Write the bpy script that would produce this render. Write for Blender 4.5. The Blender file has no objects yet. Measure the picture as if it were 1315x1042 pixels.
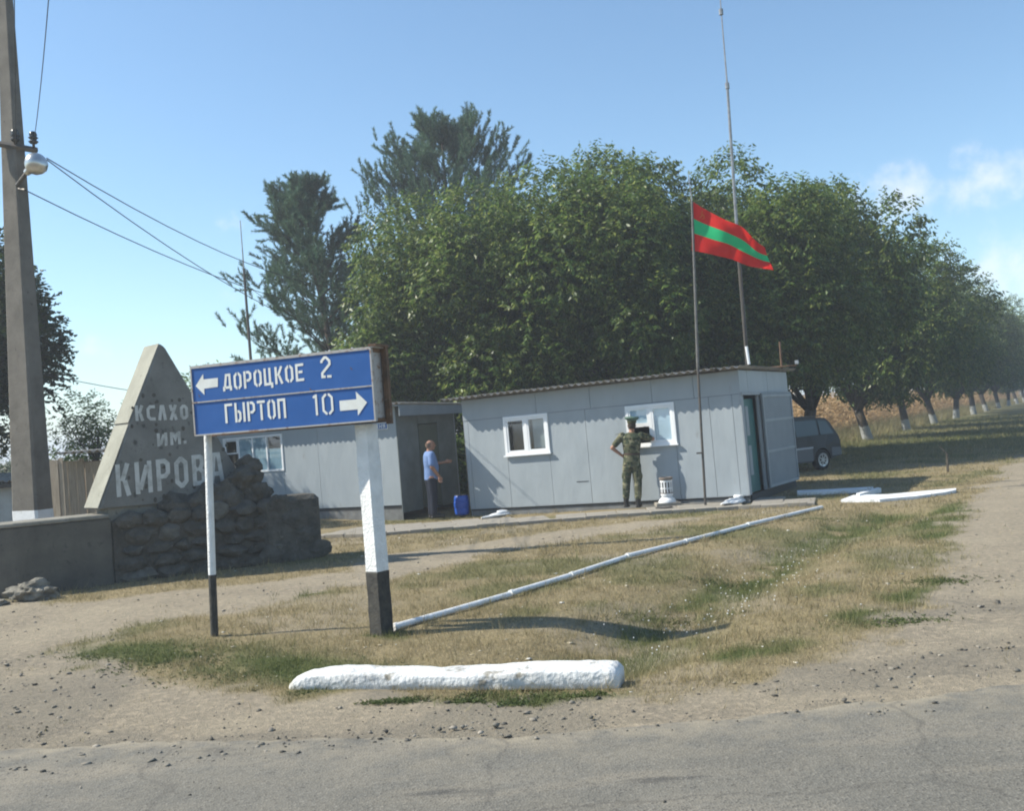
import bpy, bmesh, math, random
import numpy as np
from mathutils import Vector, Matrix, Euler

random.seed(7)
SC = bpy.context.scene
COL = SC.collection
PI = math.pi

# ------------------------------------------------------------------ camera, sky, sun, exposure
FPX, CXP, CYP, CAMH = 1300.0, 657.5, 521.0, 1.85
ROLL = math.atan(0.070)
PITCH = math.atan(25 / 1300.0)
_F = np.array([0, math.cos(PITCH), math.sin(PITCH)])
_U0 = np.array([0, -math.sin(PITCH), math.cos(PITCH)])
_R0 = np.array([1.0, 0, 0])
_R = math.cos(ROLL) * _R0 - math.sin(ROLL) * _U0
_U = math.sin(ROLL) * _R0 + math.cos(ROLL) * _U0
cam_d = bpy.data.cameras.new('camera')
cam = bpy.data.objects.new('camera', cam_d)
COL.objects.link(cam)
cam_d.sensor_width = 36.0
cam_d.lens = 36.0 * FPX / 1315.0
cam_d.clip_start = 0.05
cam_d.clip_end = 6000
m = Matrix(((_R[0], _U[0], -_F[0], 0), (_R[1], _U[1], -_F[1], 0), (_R[2], _U[2], -_F[2], CAMH), (0, 0, 0, 1)))
cam.matrix_world = m
SC.camera = cam

SUN_EL = math.radians(43)
SUN_AZ = math.radians(177)            # direction to the sun, counter-clockwise from +x
sdir = Vector((math.cos(SUN_AZ) * math.cos(SUN_EL), math.sin(SUN_AZ) * math.cos(SUN_EL), math.sin(SUN_EL)))
sun_d = bpy.data.lights.new('sun', 'SUN')
sun_d.energy = 5.0
sun_d.angle = math.radians(0.53)
sun_d.color = (1.0, 0.95, 0.83)
sun = bpy.data.objects.new('sun', sun_d)
COL.objects.link(sun)
sun.rotation_euler = sdir.to_track_quat('Z', 'Y').to_euler()

W = bpy.data.worlds.new('World')
SC.world = W
W.use_nodes = True
wn = W.node_tree
wn.nodes.clear()
def wnode(t, **k):
    n = wn.nodes.new(t)
    for a, b in k.items():
        setattr(n, a, b)
    return n
sky = wnode('ShaderNodeTexSky', sky_type='NISHITA', sun_disc=False)
sky.sun_elevation = SUN_EL
sky.sun_rotation = PI / 2 - SUN_AZ     # rotation is measured clockwise from +y
sky.altitude = 50
sky.air_density = 1.0
sky.dust_density = 0.25
sky.ozone_density = 1.6
bg = wnode('ShaderNodeBackground')
bg.inputs['Strength'].default_value = 0.12
wo = wnode('ShaderNodeOutputWorld')
tc = wnode('ShaderNodeTexCoord')
nrm = wnode('ShaderNodeVectorMath', operation='NORMALIZE')
wn.links.new(tc.outputs['Generated'], nrm.inputs[0])
def px_dir(px, py):
    d = _F * FPX + _R * (px - CXP) + _U * (CYP - py)
    return d / np.linalg.norm(d)
# clouds: noise broken puffs, gathered in banks low over the horizon all round
nz = wnode('ShaderNodeTexNoise')
nz.inputs['Scale'].default_value = 22
nz.inputs['Detail'].default_value = 7
nz.inputs['Roughness'].default_value = 0.6
wn.links.new(nrm.outputs[0], nz.inputs['Vector'])
total = None
banks = [(1265, 235, .075, .034, 1.0), (1165, 248, .085, .030, .95), (1095, 262, .05, .02, .8), (1285, 350, .06, .036, .9), (1210, 335, .03, .02, .5),
         (310, 292, .03, .016, .55), (130, 440, .035, .015, .5), (280, 375, .03, .014, .35), (1600, 300, .10, .045, 1.0), (1900, 380, .12, .05, 1.0),
         (-350, 380, .10, .04, .9), (-700, 300, .12, .05, 1.0)]
for bx, by, sx, sz, amp in banks:
    d = px_dir(bx, by)
    sub = wnode('ShaderNodeVectorMath', operation='SUBTRACT')
    wn.links.new(nrm.outputs[0], sub.inputs[0])
    sub.inputs[1].default_value = tuple(d)
    sc = wnode('ShaderNodeVectorMath', operation='MULTIPLY')
    wn.links.new(sub.outputs[0], sc.inputs[0])
    sc.inputs[1].default_value = (1 / sx, 1 / sx, 1 / sz)
    ln = wnode('ShaderNodeVectorMath', operation='LENGTH')
    wn.links.new(sc.outputs[0], ln.inputs[0])
    mr = wnode('ShaderNodeMapRange')
    mr.inputs['From Min'].default_value = 0
    mr.inputs['From Max'].default_value = 1.35
    mr.inputs['To Min'].default_value = amp
    mr.inputs['To Max'].default_value = 0
    wn.links.new(ln.outputs['Value'], mr.inputs['Value'])
    if total is None:
        total = mr.outputs[0]
    else:
        mx = wnode('ShaderNodeMath', operation='MAXIMUM')
        wn.links.new(total, mx.inputs[0]); wn.links.new(mr.outputs[0], mx.inputs[1])
        total = mx.outputs[0]
ad = wnode('ShaderNodeMath', operation='MULTIPLY_ADD')
wn.links.new(nz.outputs['Fac'], ad.inputs[0]); ad.inputs[1].default_value = 2.6; ad.inputs[2].default_value = -1.50
ad2 = wnode('ShaderNodeMath', operation='ADD')
wn.links.new(ad.outputs[0], ad2.inputs[0]); wn.links.new(total, ad2.inputs[1])
mk = wnode('ShaderNodeMapRange', interpolation_type='SMOOTHSTEP')
mk.inputs['From Min'].default_value = 0.05; mk.inputs['From Max'].default_value = 0.95; mk.inputs['To Max'].default_value = 0.52
wn.links.new(ad2.outputs[0], mk.inputs['Value'])
gate = wnode('ShaderNodeMath', operation='GREATER_THAN'); gate.inputs[1].default_value = 0.0
wn.links.new(total, gate.inputs[0])
soft = wnode('ShaderNodeMath', operation='MULTIPLY'); wn.links.new(mk.outputs[0], soft.inputs[0]); 
sm = wnode('ShaderNodeMapRange', interpolation_type='SMOOTHSTEP'); sm.inputs['From Max'].default_value = .3
wn.links.new(total, sm.inputs['Value']); wn.links.new(sm.outputs[0], soft.inputs[1])
mixc = wnode('ShaderNodeMix', data_type='RGBA')
wn.links.new(soft.outputs[0], mixc.inputs['Factor'])
tint = wnode('ShaderNodeMix', data_type='RGBA', blend_type='MULTIPLY'); tint.inputs['Factor'].default_value = 1
tint.inputs['B'].default_value = (.88, 1.01, 1.03, 1)
wn.links.new(sky.outputs['Color'], tint.inputs['A']); wn.links.new(tint.outputs['Result'], mixc.inputs['A'])
mixc.inputs['B'].default_value = (6.6, 6.5, 6.7, 1)
wn.links.new(mixc.outputs['Result'], bg.inputs['Color'])
wn.links.new(bg.outputs[0], wo.inputs[0])

SC.view_settings.view_transform = 'Standard'
SC.view_settings.look = 'None'
SC.view_settings.gamma = 1
SC.view_settings.exposure = 0.66
SC.render.engine = 'CYCLES'
SC.cycles.max_bounces = 6
SC.cycles.pixel_filter_type = 'BLACKMAN_HARRIS'
SC.cycles.filter_width = 2.0
SC.cycles.transparent_max_bounces = 12
SC.render.resolution_x = 1024
SC.render.resolution_y = 812

# ------------------------------------------------------------------ helpers: positions
def ray(px, py):
    return _F * FPX + _R * (px - CXP) + _U * (CYP - py)
def G0(px, py, z=0.0):
    d = ray(px, py)
    return np.array([0, 0, CAMH]) + d * (z - CAMH) / d[2]
def D(px, py, Y):
    d = ray(px, py)
    return np.array([0, 0, CAMH]) + d * Y / d[1]

def hash2(ix, iy, seed):
    h = (ix.astype(np.int64) * 374761393 + iy.astype(np.int64) * 668265263 + seed * 1442695041) & 0x7fffffff
    h = ((h ^ (h >> 13)) * 1274126177) & 0x7fffffff
    h = (h ^ (h >> 16)) & 0xffff
    return h / 65535.0
def vnoise(x, y, seed=0):
    x = np.asarray(x, float); y = np.asarray(y, float)
    ix = np.floor(x); iy = np.floor(y); fx = x - ix; fy = y - iy
    fx = fx * fx * (3 - 2 * fx); fy = fy * fy * (3 - 2 * fy)
    a = hash2(ix, iy, seed); b = hash2(ix + 1, iy, seed); c = hash2(ix, iy + 1, seed); d = hash2(ix + 1, iy + 1, seed)
    return (a * (1 - fx) + b * fx) * (1 - fy) + (c * (1 - fx) + d * fx) * fy
def fbm(x, y, seed=0, o=4):
    s = 0; a = .5; t = 0
    for i in range(o):
        s = s + a * vnoise(x * 2 ** i, y * 2 ** i, seed + i); t += a; a *= .5
    return s / t
def dist_poly(x, y, pts):
    best = np.full(np.shape(x), 1e9)
    for (x0, y0), (x1, y1) in zip(pts[:-1], pts[1:]):
        dx, dy = x1 - x0, y1 - y0
        t = np.clip(((x - x0) * dx + (y - y0) * dy) / (dx * dx + dy * dy + 1e-12), 0, 1)
        best = np.minimum(best, np.hypot(x - x0 - t * dx, y - y0 - t * dy))
    return best
def sdf(x, y, pts):           # negative inside
    d = dist_poly(x, y, list(pts) + [pts[0]])
    ins = np.zeros(np.shape(x), bool)
    n = len(pts)
    for i in range(n):
        x0, y0 = pts[i]; x1, y1 = pts[(i + 1) % n]
        c = ((y0 > y) != (y1 > y)) & (x < (x1 - x0) * (y - y0) / (y1 - y0 + 1e-12) + x0)
        ins ^= c
    return np.where(ins, -d, d)
def GP(l):
    return [tuple(G0(px, py)[:2]) for px, py in l]
def sst(a, b, v):
    t = np.clip((v - a) / (b - a), 0, 1)
    return t * t * (3 - 2 * t)

DIRT = GP([(-900, 1010), (-900, 775), (0, 772), (70, 778), (415, 738), (480, 716), (640, 693), (800, 673), (900, 665), (900, 668), (820, 680), (760, 690), (620, 712),
           (480, 750), (400, 764), (300, 792), (170, 802), (85, 838), (170, 865), (300, 884), (400, 897), (480, 893), (640, 893), (800, 893), (880, 890),
           (950, 877), (1030, 852), (1120, 817), (1180, 777), (1205, 745), (1212, 700), (1228, 662), (1255, 630), (1290, 604), (1330, 578), (1372, 540),
           (1500, 560), (2600, 780), (2600, 1010)])
DITCH = GP([(700, 905), (790, 835), (860, 792), (930, 750), (1010, 706), (1090, 674), (1150, 657)])
GREENS = [(GP([(120, 840), (250, 842), (330, 850), (440, 868)]), .45), (GP([(480, 905), (560, 905)]), .10), (GP([(600, 900), (780, 898)]), .14),
          (GP([(1060, 800), (1130, 790)]), .25), (GP([(1150, 770), (1200, 748)]), .22), (GP([(1190, 690), (1225, 650)]), .3),
          (GP([(940, 840), (1020, 830)]), .2), (GP([(340, 770), (400, 765)]), .3), (GP([(490, 815), (510, 818)]), .12)] + \
         [([tuple(a), tuple(b)], .42) for a, b in zip(DITCH[1:-1], DITCH[2:])]
TRACK = GP([(1560, 620), (1500, 560), (1440, 510)])
def zf(x, y):
    x = np.asarray(x, float); y = np.asarray(y, float)
    z = -0.15 * np.exp(-(dist_poly(x, y, DITCH) / .62) ** 2) * sst(6.9, 7.8, y)
    z = z - 0.17 * np.exp(-(((x + 1.5) / 4.5) ** 2 + ((y - 23.2) / 3.2) ** 2))
    z = z + 0.025 * (fbm(x * .35, y * .35, 3, 3) - .5) * sst(7.5, 11, y)
    return z
def G(px, py):
    z = 0.0
    for _ in range(5):
        p = G0(px, py, z)
        z = float(zf(p[0], p[1]))
    return np.array([p[0], p[1], z])
def gz(x, y):
    return float(zf(x, y))

# ------------------------------------------------------------------ helpers: materials
MATS = {}
def rgba(c):
    return (c[0], c[1], c[2], 1)
def mat(name, base=(.5, .5, .5), rough=.7, spec=.3, metal=0.0, c2=None, scale=6.0, detail=6.0, lo=.35, hi=.65, bump=0.0, bscale=40.0,
        bdist=.01, stretch=None, trans=0.0, coat=0.0, c3=None, s3=30.0, lo3=.6, hi3=.7, blotch=None):
    """principled material: base colour broken up with a second (and a third) colour by noise, and a noise bump"""
    if name in MATS:
        return MATS[name]
    M = bpy.data.materials.new(name); MATS[name] = M
    M.use_nodes = True
    nt = M.node_tree; N = nt.nodes; L = nt.links
    b = N['Principled BSDF']
    b.inputs['Base Color'].default_value = rgba(base)
    b.inputs['Roughness'].default_value = rough
    b.inputs['Specular IOR Level'].default_value = spec
    b.inputs['Metallic'].default_value = metal
    b.inputs['Coat Weight'].default_value = coat
    t = N.new('ShaderNodeTexCoord'); mp = N.new('ShaderNodeMapping')
    L.new(t.outputs['Object'], mp.inputs['Vector'])
    if stretch:
        mp.inputs['Scale'].default_value = stretch
    def nzmask(sc, a, c, w=0):
        n = N.new('ShaderNodeTexNoise'); n.inputs['Scale'].default_value = sc; n.inputs['Detail'].default_value = detail; n.inputs['Roughness'].default_value = .62
        L.new(mp.outputs[0], n.inputs['Vector'])
        r = N.new('ShaderNodeMapRange'); r.inputs['From Min'].default_value = a; r.inputs['From Max'].default_value = c
        L.new(n.outputs['Fac'], r.inputs['Value'])
        return r.outputs[0]
    col = None
    if c2:
        mx = N.new('ShaderNodeMix'); mx.data_type = 'RGBA'
        mx.inputs['A'].default_value = rgba(base); mx.inputs['B'].default_value = rgba(c2)
        L.new(nzmask(scale, lo, hi), mx.inputs['Factor']); col = mx.outputs['Result']
    if c3:
        mx = N.new('ShaderNodeMix'); mx.data_type = 'RGBA'
        if col: L.new(col, mx.inputs['A'])
        else: mx.inputs['A'].default_value = rgba(base)
        mx.inputs['B'].default_value = rgba(c3)
        L.new(nzmask(s3, lo3, hi3), mx.inputs['Factor']); col = mx.outputs['Result']
    if col:
        L.new(col, b.inputs['Base Color'])
    if bump:
        n = N.new('ShaderNodeTexNoise'); n.inputs['Scale'].default_value = bscale; n.inputs['Detail'].default_value = 5
        L.new(mp.outputs[0], n.inputs['Vector'])
        bp = N.new('ShaderNodeBump'); bp.inputs['Strength'].default_value = bump; bp.inputs['Distance'].default_value = bdist
        L.new(n.outputs['Fac'], bp.inputs['Height']); L.new(bp.outputs[0], b.inputs['Normal'])
    return M

def leafmat(name, c1, c2, c3, rough=.5, trans=.35, spec=.4):
    if name in MATS: return MATS[name]
    M = bpy.data.materials.new(name); MATS[name] = M; M.use_nodes = True
    nt = M.node_tree; N = nt.nodes; L = nt.links; b = N['Principled BSDF']
    g = N.new('ShaderNodeNewGeometry'); cr = N.new('ShaderNodeValToRGB')
    L.new(g.outputs['Random Per Island'], cr.inputs[0])
    e = cr.color_ramp.elements
    e[0].position = 0; e[0].color = rgba(c1); e[1].position = 1; e[1].color = rgba(c3)
    m2 = e.new(.55); m2.color = rgba(c2)
    t = N.new('ShaderNodeTexCoord'); n = N.new('ShaderNodeTexNoise'); n.inputs['Scale'].default_value = 1.1; n.inputs['Detail'].default_value = 4
    L.new(t.outputs['Object'], n.inputs['Vector'])
    hs = N.new('ShaderNodeHueSaturation'); mr = N.new('ShaderNodeMapRange'); mr.inputs['From Min'].default_value = .3; mr.inputs['From Max'].default_value = .7
    mr.inputs['To Min'].default_value = .6; mr.inputs['To Max'].default_value = 1.4
    L.new(n.outputs['Fac'], mr.inputs['Value']); L.new(mr.outputs[0], hs.inputs['Value']); L.new(cr.outputs[0], hs.inputs['Color'])
    L.new(hs.outputs[0], b.inputs['Base Color'])
    b.inputs['Roughness'].default_value = rough; b.inputs['Specular IOR Level'].default_value = spec
    tr = N.new('ShaderNodeBsdfTranslucent'); mx = N.new('ShaderNodeMixShader'); mx.inputs[0].default_value = trans
    L.new(hs.outputs[0], tr.inputs['Color']); L.new(b.outputs[0], mx.inputs[1]); L.new(tr.outputs[0], mx.inputs[2])
    L.new(mx.outputs[0], N['Material Output'].inputs[0])
    return M

def glassmat(name, tint, fac):
    if name in MATS: return MATS[name]
    M = bpy.data.materials.new(name); MATS[name] = M; M.use_nodes = True
    nt = M.node_tree; N = nt.nodes; L = nt.links; N.remove(N['Principled BSDF'])
    gl = N.new('ShaderNodeBsdfGlossy'); gl.inputs['Roughness'].default_value = .03; gl.inputs['Color'].default_value = (.9, .95, 1, 1)
    tp = N.new('ShaderNodeBsdfTransparent'); tp.inputs['Color'].default_value = rgba(tint)
    fr = N.new('ShaderNodeFresnel'); fr.inputs['IOR'].default_value = 1.5
    ad = N.new('ShaderNodeMath'); ad.operation = 'ADD'; ad.inputs[1].default_value = fac; ad.use_clamp = True
    mx = N.new('ShaderNodeMixShader')
    gm_ = N.new('ShaderNodeNewGeometry'); iv = N.new('ShaderNodeMath'); iv.operation = 'SUBTRACT'; iv.inputs[0].default_value = 1; L.new(gm_.outputs['Backfacing'], iv.inputs[1])
    ml_ = N.new('ShaderNodeMath'); ml_.operation = 'MULTIPLY'
    L.new(fr.outputs[0], ad.inputs[0]); L.new(ad.outputs[0], ml_.inputs[0]); L.new(iv.outputs[0], ml_.inputs[1]); L.new(ml_.outputs[0], mx.inputs[0]); L.new(tp.outputs[0], mx.inputs[1]); L.new(gl.outputs[0], mx.inputs[2])
    L.new(mx.outputs[0], N['Material Output'].inputs[0])
    return M

# ------------------------------------------------------------------ helpers: objects
def tag(o, label=None, cat=None, group=None, kind=None):
    if label: o['label'] = label
    if cat: o['category'] = cat
    if group: o['group'] = group
    if kind: o['kind'] = kind
    return o
def thing(name, label, cat, loc=(0, 0, 0), rot=(0, 0, 0), group=None):
    o = bpy.data.objects.new(name, None)
    COL.objects.link(o)
    o.empty_display_size = .2
    o.location = tuple(float(v) for v in loc)
    o.rotation_euler = rot if hasattr(rot, '__len__') else (0, 0, rot)
    return tag(o, label, cat, group)
def copy_tree(o, parent=None):
    c = o.copy(); COL.objects.link(c); c.parent = parent
    for ch in o.children:
        copy_tree(ch, c)
    return c

class MB:
    """collects geometry, then links it as ONE mesh object"""
    def __init__(s): s.v = []; s.f = []; s.mi = []; s.cm = 0
    def add(s, vs, fs):
        k = len(s.v)
        s.v += [tuple(map(float, v)) for v in vs]
        s.f += [tuple(i + k for i in f) for f in fs]
        s.mi += [s.cm] * len(fs)
        return s
    def box(s, x0, x1, y0, y1, z0, z1):
        v = [(x0, y0, z0), (x1, y0, z0), (x1, y1, z0), (x0, y1, z0), (x0, y0, z1), (x1, y0, z1), (x1, y1, z1), (x0, y1, z1)]
        return s.add(v, [(0, 3, 2, 1), (4, 5, 6, 7), (0, 1, 5, 4), (1, 2, 6, 5), (2, 3, 7, 6), (3, 0, 4, 7)])
    def hexa(s, bot, top):
        return s.add(list(bot) + list(top), [(0, 3, 2, 1), (4, 5, 6, 7), (0, 1, 5, 4), (1, 2, 6, 5), (2, 3, 7, 6), (3, 0, 4, 7)])
    def prism(s, poly, y0, y1, ax='y'):
        """poly in (x,z), extruded along y (or in (x,y) along z)"""
        n = len(poly)
        if ax == 'y':
            v = [(a, y0, b) for a, b in poly] + [(a, y1, b) for a, b in poly]
        elif ax == 'x':
            v = [(y0, a, b) for a, b in poly] + [(y1, a, b) for a, b in poly]
        else:
            v = [(a, b, y0) for a, b in poly] + [(a, b, y1) for a, b in poly]
        return s.add(v, [tuple(range(n)), tuple(range(2 * n - 1, n - 1, -1))] + [(i, i + n, (i + 1) % n + n, (i + 1) % n) for i in range(n)])
    def tube(s, pts, rad, n=8, cap=True):
        pts = [Vector([float(c) for c in p]) for p in pts]
        if not hasattr(rad, '__len__'): rad = [rad] * len(pts)
        k = len(pts); vs = []; up = None
        for i, p in enumerate(pts):
            d = (pts[min(i + 1, k - 1)] - pts[max(i - 1, 0)]).normalized()
            if up is None:
                up = Vector((0, 0, 1)) if abs(d.z) < .9 else Vector((1, 0, 0))
            a = d.cross(up).normalized(); up = a.cross(d).normalized()
            for j in range(n):
                t = 2 * PI * j / n
                vs.append(p + (a * math.cos(t) + up * math.sin(t)) * rad[i])
        fs = [(i * n + j, i * n + (j + 1) % n, (i + 1) * n + (j + 1) % n, (i + 1) * n + j) for i in range(k - 1) for j in range(n)]
        if cap:
            fs += [tuple(range(n - 1, -1, -1)), tuple((k - 1) * n + j for j in range(n))]
        return s.add(vs, fs)
    def lathe(s, prof, n=16, c=(0, 0, 0), cap=True):
        vs = [(c[0] + r * math.cos(2 * PI * j / n), c[1] + r * math.sin(2 * PI * j / n), c[2] + z) for r, z in prof for j in range(n)]
        k = len(prof)
        fs = [(i * n + j, i * n + (j + 1) % n, (i + 1) * n + (j + 1) % n, (i + 1) * n + j) for i in range(k - 1) for j in range(n)]
        if cap: fs += [tuple(range(n - 1, -1, -1)), tuple((k - 1) * n + j for j in range(n))]
        return s.add(vs, fs)
    def loft(s, rings, n=14, cap=True):
        """rings: (centre, rx, ry, tilt axis vectors optional)"""
        vs = []
        for c, rx, ry in rings:
            for j in range(n):
                t = 2 * PI * j / n
                vs.append((c[0] + rx * math.cos(t), c[1] + ry * math.sin(t), c[2]))
        k = len(rings)
        fs = [(i * n + j, i * n + (j + 1) % n, (i + 1) * n + (j + 1) % n, (i + 1) * n + j) for i in range(k - 1) for j in range(n)]
        if cap: fs += [tuple(range(n - 1, -1, -1)), tuple((k - 1) * n + j for j in range(n))]
        return s.add(vs, fs)
    def ball(s, c, r, n=12):
        if not hasattr(r, '__len__'): r = (r, r, r)
        rings = []
        m_ = n // 2 + 1
        vs = []
        for i in range(1, m_):
            th = PI * i / m_
            for j in range(n):
                t = 2 * PI * j / n
                vs.append((c[0] + r[0] * math.sin(th) * math.cos(t), c[1] + r[1] * math.sin(th) * math.sin(t), c[2] - r[2] * math.cos(th)))
        k = m_ - 1
        fs = [(i * n + j, i * n + (j + 1) % n, (i + 1) * n + (j + 1) % n, (i + 1) * n + j) for i in range(k - 1) for j in range(n)]
        b = len(vs); vs += [(c[0], c[1], c[2] - r[2]), (c[0], c[1], c[2] + r[2])]
        for j in range(n):
            fs.append((b, (j + 1) % n, j)); fs.append((b + 1, (k - 1) * n + j, (k - 1) * n + (j + 1) % n))
        return s.add(vs, fs)
    def build(s, name, m, parent=None, world=False, smooth=False, bevel=0, tf=None):
        me = bpy.data.meshes.new(name)
        vs = s.v
        if tf is not None:
            vs = [tuple(tf @ Vector(v)) for v in vs]
        if world and parent is not None:
            inv = wmat(parent).inverted()
            vs = [tuple(inv @ Vector(v)) for v in vs]
        me.from_pydata(vs, [], s.f)
        ms = m if isinstance(m, (list, tuple)) else [m]
        for q in ms: me.materials.append(q)
        if len(ms) > 1:
            me.polygons.foreach_set('material_index', s.mi)
        if smooth:
            me.polygons.foreach_set('use_smooth', [True] * len(me.polygons))
            if smooth == 'auto':
                me.set_sharp_from_angle(angle=math.radians(35))
        me.update()
        if bevel:
            bm = bmesh.new(); bm.from_mesh(me)
            bmesh.ops.recalc_face_normals(bm, faces=bm.faces)
            bmesh.ops.bevel(bm, geom=list(bm.edges), offset=bevel, segments=1, affect='EDGES', profile=.5)
            bm.to_mesh(me); bm.free()
        o = bpy.data.objects.new(name, me)
        COL.objects.link(o)
        o.parent = parent
        return o
def wmat(o):
    mm = Matrix.LocRotScale(o.location, o.rotation_euler, o.scale)
    return wmat(o.parent) @ mm if o.parent else mm
def fix_normals(o):
    bm = bmesh.new(); bm.from_mesh(o.data); bmesh.ops.recalc_face_normals(bm, faces=bm.faces); bm.to_mesh(o.data); bm.free()
    return o
def np_mesh(name, V, F, m, parent=None, attrs=None, smooth=False):
    """V (n,3), F (k,3|4) numpy arrays"""
    me = bpy.data.meshes.new(name)
    V = np.ascontiguousarray(V, np.float32); F = np.ascontiguousarray(F, np.int32)
    k, q = F.shape
    me.vertices.add(len(V)); me.vertices.foreach_set('co', V.ravel())
    me.loops.add(k * q); me.loops.foreach_set('vertex_index', F.ravel())
    me.polygons.add(k); me.polygons.foreach_set('loop_start', np.arange(0, k * q, q, dtype=np.int32))
    try: me.polygons.foreach_set('loop_total', np.full(k, q, np.int32))
    except Exception: pass
    if smooth: me.polygons.foreach_set('use_smooth', np.ones(k, bool))
    me.update(calc_edges=True)
    for a, arr in (attrs or {}).items():
        at = me.attributes.new(a, 'FLOAT', 'POINT'); at.data.foreach_set('value', np.ascontiguousarray(arr, np.float32))
    me.materials.append(m)
    if name is None: return me
    o = bpy.data.objects.new(name, me); COL.objects.link(o); o.parent = parent
    return o

# ------------------------------------------------------------------ common materials
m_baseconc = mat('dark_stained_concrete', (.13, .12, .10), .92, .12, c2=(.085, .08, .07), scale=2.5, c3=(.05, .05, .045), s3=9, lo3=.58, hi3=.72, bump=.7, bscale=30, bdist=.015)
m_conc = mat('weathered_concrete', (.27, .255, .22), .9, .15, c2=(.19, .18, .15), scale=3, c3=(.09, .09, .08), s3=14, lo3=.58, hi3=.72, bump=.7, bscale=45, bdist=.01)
m_monu = mat('monument_concrete', (.215, .212, .195), .92, .12, c2=(.155, .152, .14), scale=2.2, c3=(.08, .08, .075), s3=6.5, lo3=.60, hi3=.68, bump=.9, bscale=38, bdist=.012)  # darkened for the slab face, its shade put into the colour
m_letter_old = mat('faded_white_letter_paint', (.55, .55, .52), .85, .1, c2=(.34, .33, .30), scale=7, lo=.45, hi=.7)
m_stone = mat('dark_rubble_stone', (.115, .108, .093), .92, .12, c2=(.06, .056, .048), scale=5, c3=(.21, .195, .165), s3=18, lo3=.62, hi3=.75, bump=1, bscale=18, bdist=.03)
m_stone2 = mat('lighter_rubble_stone', (.165, .155, .135), .92, .12, c2=(.10, .095, .08), scale=6, bump=1, bscale=18, bdist=.03)
m_boulder = mat('pale_boulder_stone', (.26, .24, .20), .92, .15, c2=(.13, .12, .10), scale=5, bump=1, bscale=14, bdist=.04)
m_blockwhite = mat('chipped_whitewash', (.68, .685, .68), .8, .15, c2=(.54, .54, .53), scale=5, c3=(.24, .22, .18), s3=6, lo3=.58, hi3=.68, bump=1, bscale=22, bdist=.02)
m_white = mat('whitewash_paint', (.74, .745, .75), .75, .2, c2=(.64, .645, .65), scale=4, c3=(.45, .44, .40), s3=9, lo3=.66, hi3=.76, bump=.6, bscale=30, bdist=.01)
m_white_pole = mat('white_post_paint', (.80, .80, .79), .7, .25, c2=(.68, .68, .67), scale=8, c3=(.40, .37, .33), s3=16, lo3=.70, hi3=.78, bump=.9, bscale=42, bdist=.012)
m_black = mat('black_post_paint', (.035, .034, .032), .75, .25, c2=(.07, .065, .055), scale=14, bump=.6, bscale=40, bdist=.01)
m_blue = mat('sign_blue_enamel', (.016, .092, .31), .45, .35, c2=(.022, .105, .34), scale=3, c3=(.012, .06, .21), s3=7, lo3=.62, hi3=.8, bump=.15, bscale=6, bdist=.02)
m_signwhite = mat('sign_white_enamel', (.80, .80, .76), .5, .35, c2=(.70, .69, .63), scale=9, c3=(.45, .33, .2), s3=22, lo3=.72, hi3=.8)
m_frame = mat('sign_frame_metal', (.42, .40, .38), .6, .3, metal=.2, c2=(.25, .15, .09), scale=16, lo=.52, hi=.66)
m_rust = mat('rusty_steel', (.20, .12, .075), .85, .2, metal=.2, c2=(.10, .07, .05), scale=9, c3=(.30, .26, .22), s3=16, lo3=.6, hi3=.7)
m_sheet = mat('grey_painted_sheet', (.33, .365, .39), .5, .3, c2=(.295, .33, .355), scale=2.2, c3=(.22, .21, .19), s3=7, lo3=.62, hi3=.85, bump=.45, bscale=2.6, bdist=.04, stretch=(1, 1, .45))
m_sheet2 = mat('grey_painted_trim', (.30, .33, .35), .55, .3, c2=(.26, .28, .30), scale=3)
m_door = mat('grey_door_paint', (.20, .225, .245), .55, .3, c2=(.175, .20, .22), scale=3, bump=.2, bscale=6)
m_teal = mat('teal_door_paint', (.02, .11, .11), .5, .4, c2=(.03, .14, .13), scale=4)
m_plinth = mat('grey_plinth_board', (.20, .205, .205), .8, .2, c2=(.14, .14, .135), scale=4, c3=(.3, .26, .2), s3=9, lo3=.6, hi3=.8, bump=.4, bscale=12)
m_asb = mat('asbestos_roof_sheet', (.30, .28, .25), .9, .15, c2=(.20, .185, .16), scale=5, c3=(.12, .11, .09), s3=15, lo3=.6, hi3=.75, bump=.3, bscale=40)
m_dark = mat('dark_interior', (.045, .045, .045), .8, .2)
m_darktrim = mat('seam_filler_dark', (.05, .05, .05), .8, .2)
m_pvc = mat('white_window_plastic', (.80, .81, .82), .35, .4, c2=(.76, .77, .78), scale=3)
m_blind = mat('pale_blue_blind', (.52, .62, .72), .7, .2, c2=(.44, .54, .64), scale=2, stretch=(1, 1, 12))
m_glass = glassmat('window_glass', (.95, .98, .98), .10)
m_cwood = mat('weathered_planks', (.42, .35, .27), .85, .15, c2=(.30, .245, .185), scale=5, stretch=(6, 6, .6), c3=(.12, .09, .07), s3=10, lo3=.6, hi3=.75, bump=.5, bscale=14)
m_slab = mat('paving_slab', (.30, .275, .235), .9, .15, c2=(.22, .2, .17), scale=3, c3=(.38, .35, .30), s3=18, lo3=.6, hi3=.75, bump=.4, bscale=30)
m_metal = mat('galvanised_metal', (.34, .34, .34), .45, .5, metal=.7, c2=(.22, .21, .2), scale=8)
m_polegrey = mat('dull_pole_grey', (.15, .15, .145), .6, .3, c2=(.10, .095, .085), scale=9)
m_darkmetal = mat('dark_steel', (.07, .07, .07), .55, .4, metal=.4, c2=(.12, .1, .08), scale=8)
m_wire = mat('black_cable', (.02, .02, .022), .6, .3)
m_bark = mat('walnut_bark', (.13, .115, .095), .95, .1, c2=(.06, .052, .042), scale=6, stretch=(3, 3, .8), bump=1, bscale=16, bdist=.04)
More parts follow.
